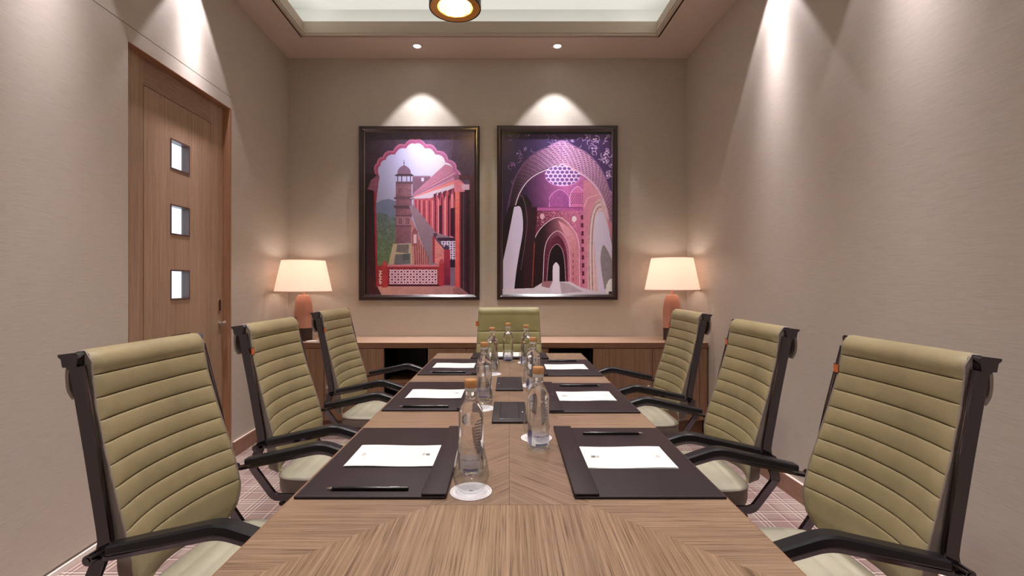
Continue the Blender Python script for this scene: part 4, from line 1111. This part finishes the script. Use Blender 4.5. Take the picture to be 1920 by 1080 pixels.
# notepaper
def make_sheet(label, wx=0.2315, wy=0.157):
    t = thing('notepaper', label, 'paper')
    for k in range(3):
        b = bmesh.new(); nx_, ny_ = 16, 6; g_ = []
        for a in range(nx_ + 1):
            row = []
            for c in range(ny_ + 1):
                x = wx * a / nx_; y = wy * c / ny_
                z = 0.0004 + 0.0005 * k + (0.0009 * k) * (1 - math.cos(2 * PI * a / nx_ + k)) * (0.6 if c in (0, ny_) else 0.35)
                row.append(b.verts.new((x + 0.0004 * k, y - 0.0005 * k, z)))
            g_.append(row)
        for a in range(nx_):
            for c in range(ny_): b.faces.new((g_[a][c], g_[a + 1][c], g_[a + 1][c + 1], g_[a][c + 1]))
        obj('sheet', b, M['paper'], t, smooth=60)
    b = bmesh.new(); zt = 0.0046
    # small leaf mark near the inner end, address lines near the outer end
    lf = [(0.196, 0.080), (0.202, 0.0835), (0.209, 0.082), (0.212, 0.079), (0.208, 0.0765), (0.201, 0.0765)]
    b.faces.new([b.verts.new((p[0], p[1], zt)) for p in lf])
    quad(b, [(0.193, .074, zt), (0.1945, .074, zt), (0.1945, .086, zt), (0.193, .086, zt)]); quad(b, [(0.190, .070, zt), (0.1908, .070, zt), (0.1908, .090, zt), (0.190, .090, zt)])
    for k in range(3): quad(b, [(0.026 + k * .004, .067 + k * .002, zt), (0.0268 + k * .004, .067 + k * .002, zt), (0.0268 + k * .004, .092 - k * .003, zt), (0.026 + k * .004, .092 - k * .003, zt)])
    obj('printed_mark', b, M['ink'], t)
    return t
sh0 = make_sheet(''); gs = 'white notepapers on the desk pads'; first = True
for side, x, y, wh, i in allp:
    lab = 'white notepaper on the %s desk pad %s' % (side, wh)
    zz = TOP + 0.0064
    if side == 'left': loc = (-0.427, y + 0.170, zz); rot = 0
    else: loc = (0.431, y + 0.156 + 0.157, zz); rot = PI
    if first: sh0.location = loc; sh0['label'] = lab; sh0['group'] = gs; first = False
    else: dup(sh0, loc, rot, lab, gs)
o = dup(sh0, (-0.075, 3.226, TOP + .0064), -PI / 2, 'white notepaper on the desk pad at the far head of the table', gs)
o.scale = (0.80, 1, 1)
# pencils
def make_pencil():
    t = thing('pencil', '', 'pencil')
    L = 0.188; r = 0.0043
    def seg(prof, n=12):
        b = bmesh.new(); lathe(b, prof, n); bmesh.ops.rotate(b, verts=b.verts, cent=(0, 0, 0), matrix=Matrix.Rotation(PI / 2, 3, 'Y')); return b
    obj('barrel', seg([(r * .97, 0.0135), (r, 0.016), (r, L - .002), (r * .8, L)]), M['pen'], t, smooth=35)
    obj('silver_tip', seg([(0.0006, 0.0), (0.0015, 0.004), (r * .9, 0.0134)]), M['chrome_bright'], t, smooth=35)
    b = bmesh.new()
    for (z, y0, hh_) in ((0.0, 0.0006, .0011), (0, -0.0018, .0009)):
        x = 0.143 + (0.003 if y0 < 0 else 0)
        while x < 0.165:
            wd = random.uniform(0.0010, 0.0026); yy = y0; zz = math.sqrt(max(0, r * r - yy * yy)) + 0.00015
            y2 = yy + hh_; z2 = math.sqrt(max(0, r * r - y2 * y2)) + 0.00015
            quad(b, [(x, yy, zz), (x + wd, yy, zz), (x + wd, y2, z2), (x, y2, z2)]); x += wd + 0.0005
    obj('white_print', b, M['white_print'], t)
    return t
pc0 = make_pencil(); gq = 'black pencils on the desk pads'; first = True
for side, x, y, wh, i in allp:
    lab = 'black pencil on the %s desk pad %s' % (side, wh)
    zz = TOP + 0.0062 + 0.0045
    if side == 'left': loc = (-0.4175, y + 0.032, zz); rot = 0.0
    else: loc = (0.417, y + 0.430, zz); rot = PI
    if first: pc0.location = loc; pc0['label'] = lab; pc0['group'] = gq; first = False
    else: dup(pc0, loc, rot, lab, gq)
# notebook covers in the middle
def holder(x, y0, y1, snap, label):
    t = thing('leather_folder', label, 'folder', (x, y0, TOP)); L = y1 - y0; w_ = 0.061
    b = bmesh.new(); box(b, -w_, w_, 0, L, 0, 0.009, 0.003, 2); obj('cover', b, M['folder'], t, smooth=50)
    b = bmesh.new()
    fr_ = [(-0.034, 0.028), (0.034, 0.028), (0.034, L - .022), (-0.034, L - .022)]
    for k in range(4):
        p, q = fr_[k], fr_[(k + 1) % 4]; tube(b, [(p[0], p[1], .0091), (q[0], q[1], .0091)], 0.0010, 5)
    obj('inset_seam', b, M['pen'], t)
    b = bmesh.new(); box(b, -0.033, 0.033, 0.029, L - .023, 0.0088, 0.0098, 0.0004, 1); obj('inset_panel', b, M['folder'], t)
    b = bmesh.new(); lathe(b, [(0.0050, 0.0090), (0.0050, 0.0105), (0.0030, 0.0115), (0.0005, 0.0118)], 16, snap * 0.048, L * .42)
    obj('snap_button', b, M['steel'], t, smooth=40)
    return t
holder(0.0005, 1.619, 1.885, 1, 'black leather folder on the table centre, nearer one, button on the right')['group'] = 'black leather folders along the table centre'
holder(0.0, 2.105, 2.385, -1, 'black leather folder on the table centre, farther one, button on the left')['group'] = 'black leather folders along the table centre'
# coasters, glasses, bottles
def make_coaster():
    t = thing('coaster', '', 'coaster')
    b = bmesh.new(); lathe(b, [(0.0478, 0.0), (0.0480, 0.0008), (0.0478, 0.0014)], 48); obj('disc', b, M['coaster'], t)
    b = bmesh.new(); n = 64
    A_ = [b.verts.new((.0438 * math.cos(2 * PI * k / n), .0438 * math.sin(2 * PI * k / n), .0015)) for k in range(n)]; B_ = [b.verts.new((.0432 * math.cos(2 * PI * k / n), .0432 * math.sin(2 * PI * k / n), .0015)) for k in range(n)]
    for k in range(n): b.faces.new((A_[k], A_[(k + 1) % n], B_[(k + 1) % n], B_[k]))
    b.faces.new([b.verts.new((.006 * math.cos(2 * PI * k / 12), .004 * math.sin(2 * PI * k / 12) + .002, .0015)) for k in range(12)])
    for k in range(9):
        a = PI * (0.15 + 0.7 * k / 8); x, y = .017 * math.cos(a), .015 * math.sin(a)
        quad(b, [(x - .0008, y - .0012, .0015), (x + .0008, y - .0012, .0015), (x + .0008, y + .0012, .0015), (x - .0008, y + .0012, .0015)])
    obj('printed_ring', b, M['coaster_ring'], t)
    return t
def make_glass():
    b = bmesh.new()
    outp = smooth_path([(0.018, 0.0), (0.026, 0.003), (0.036, 0.016), (0.0412, 0.036), (0.0385, 0.062), (0.0330, 0.088), (0.0292, 0.107)], 5)
    inn = smooth_path([(0.0278, 0.107), (0.0318, 0.088), (0.0372, 0.062), (0.0398, 0.036), (0.034, 0.018), (0.022, 0.0095), (0.0005, 0.008)], 5)
    lathe(b, outp + inn, 48, close=True)
    return obj('drinking_glass', b, M['glass'], smooth=60)
def make_bottle():
    t = thing('water_bottle', '', 'bottle')
    rb = 0.0312
    prof = smooth_path([(0.0235, 0.0015), (0.0285, 0.004), (rb, 0.012)], 3) + [(rb, 0.0125 + k * 0.0025) for k in range(1, 54)]
    prof += smooth_path([(rb * .985, 0.152), (0.0285, 0.163), (0.0222, 0.175), (0.0160, 0.184), (0.0142, 0.190), (0.0140, 0.200), (0.0140, 0.212)], 4)
    def rf(r, z, a):
        if 0.072 < z < 0.145:                           # embossed ladder of ridges on one flank
            d = abs(((a - math.radians(-52)) + PI) % (2 * PI) - PI)
            if d < 0.34: return r + 0.0010 * math.sin(z * 2 * PI / 0.0075) * (1 - (d / 0.34) ** 2)
        if z < 0.018:
            return r * (1 + 0.02 * math.sin(a * 9) * max(0, 1 - z / 0.018))
        return r
    b = bmesh.new(); lathe(b, prof, 56, fn=rf); obj('body', b, M['water'], t, smooth=60)
    b = bmesh.new(); lathe(b, [(0.0141, 0.2075), (0.0158, 0.209), (0.0158, 0.217), (0.0145, 0.2178)], 28); obj('collar', b, M['collar'], t, smooth=40)
    b = bmesh.new(); lathe(b, [(0.0158, 0.218), (0.0163, 0.219), (0.0163, 0.2345), (0.0150, 0.2365)], 40, fn=lambda r, z, a: r * (1 + .006 * math.cos(a * 20))); obj('cap', b, M['copper'], t, smooth=40)
    # label
    R2 = rb + 0.0004
    def strip(b, a0, a1, z0, z1, mi, r=R2, top=None):
        n = max(2, int(abs(a1 - a0) / 0.09)); P = []
        for k in range(n + 1):
            a = a0 + (a1 - a0) * k / n; zt = z1 if top is None else z1 + top(a)
            P.append((b.verts.new((r * math.cos(a), r * math.sin(a), z0)), b.verts.new((r * math.cos(a), r * math.sin(a), zt))))
        for k in range(n): b.faces.new((P[k][0], P[k + 1][0], P[k + 1][1], P[k][1])).material_index = mi
    F0 = -PI / 2 + 0.05
    b = bmesh.new()
    peaks = lambda a: 0.006 * abs(math.sin(a * 3.1)) + 0.003 * abs(math.sin(a * 7.3))
    strip(b, F0 - 0.95, F0 + 0.95, 0.017, 0.052, 0, top=peaks)
    strip(b, F0 - 1.45, F0 - 0.97, 0.017, 0.058, 1)
    strip(b, F0 - 0.6, F0 + 0.6, 0.0165, 0.023, 1, R2 + .0002)
    lb = obj('label', b, [M['label'], M['label_blue']], t, smooth=60)
    b = bmesh.new(); r3 = R2 + 0.0004
    def wrap(x, y, z, zc=0.0): a = F0 + x / r3; return (r3 * math.cos(a), r3 * math.sin(a), zc + y)
    add_mapped(b, text_verts('HIMALAYAN', 0.0082, 1.1, 0.00012), lambda x, y, z: wrap(x, y, z, 0.043))
    for k, (wd, zc) in enumerate(((0.040, 0.0365), (0.034, 0.0335), (0.040, 0.0305), (0.028, 0.0275))):
        x = -wd / 2
        while x < wd / 2:
            l = random.uniform(.001, .004); l = min(l, wd / 2 - x)
            if l > .0004: b.faces.new([b.verts.new(wrap(p, q, 0, zc)) for p, q in ((x, 0), (x + l, 0), (x + l, .0010), (x, .0010))])
            x += l + .0009
    obj('label_print', b, M['inkblue'], lb)
    return t
co0, gl0, bo0 = make_coaster(), make_glass(), make_bottle()
tag(gl0, '', 'glass')
places = [  # bottle xy, coaster xy, words
    ((-0.0966, 1.198), (-0.088, 1.0937), 'at the near left place setting'),
    ((0.0838, 1.378), (0.0838, 1.471), 'at the near right place setting'),
    ((-0.1025, 1.947), (-0.104, 1.815), 'at the left place setting of the middle row'),
    ((0.106, 2.118), (0.1035, 2.215), 'at the right place setting of the middle row'),
    ((-0.0933, 2.590), (-0.090, 2.497), 'at the left place setting of the far row'),
    ((0.0970, 2.750), (0.098, 2.857), 'at the right place setting of the far row'),
    ((-0.0077, 2.875), None, 'alone at the far head of the table')]
for i, (bp, cp, words) in enumerate(places):
    lab = 'clear copper capped water bottle ' + words
    rz = (0.0, 0.25, -0.2, 0.3, -0.3, 0.1, 0.0)[i]
    if i == 0: bo0.location = (*bp, TOP); bo0['label'] = lab; bo0['group'] = 'water bottles on the table'
    else: dup(bo0, (*bp, TOP), rz, lab, 'water bottles on the table')
    if cp is None: continue
    lc = 'round white paper coaster under a glass ' + words; lg = 'empty clear tumbler on a coaster ' + words
    if i == 0:
        co0.location = (*cp, TOP); co0['label'] = lc; co0['group'] = 'white coasters'
        gl0.location = (*cp, TOP + .0018); gl0['label'] = lg; gl0['group'] = 'tumblers on the coasters'
    else:
        dup(co0, (*cp, TOP), 0, lc, 'white coasters'); dup(gl0, (*cp, TOP + .0018), 0, lg, 'tumblers on the coasters')
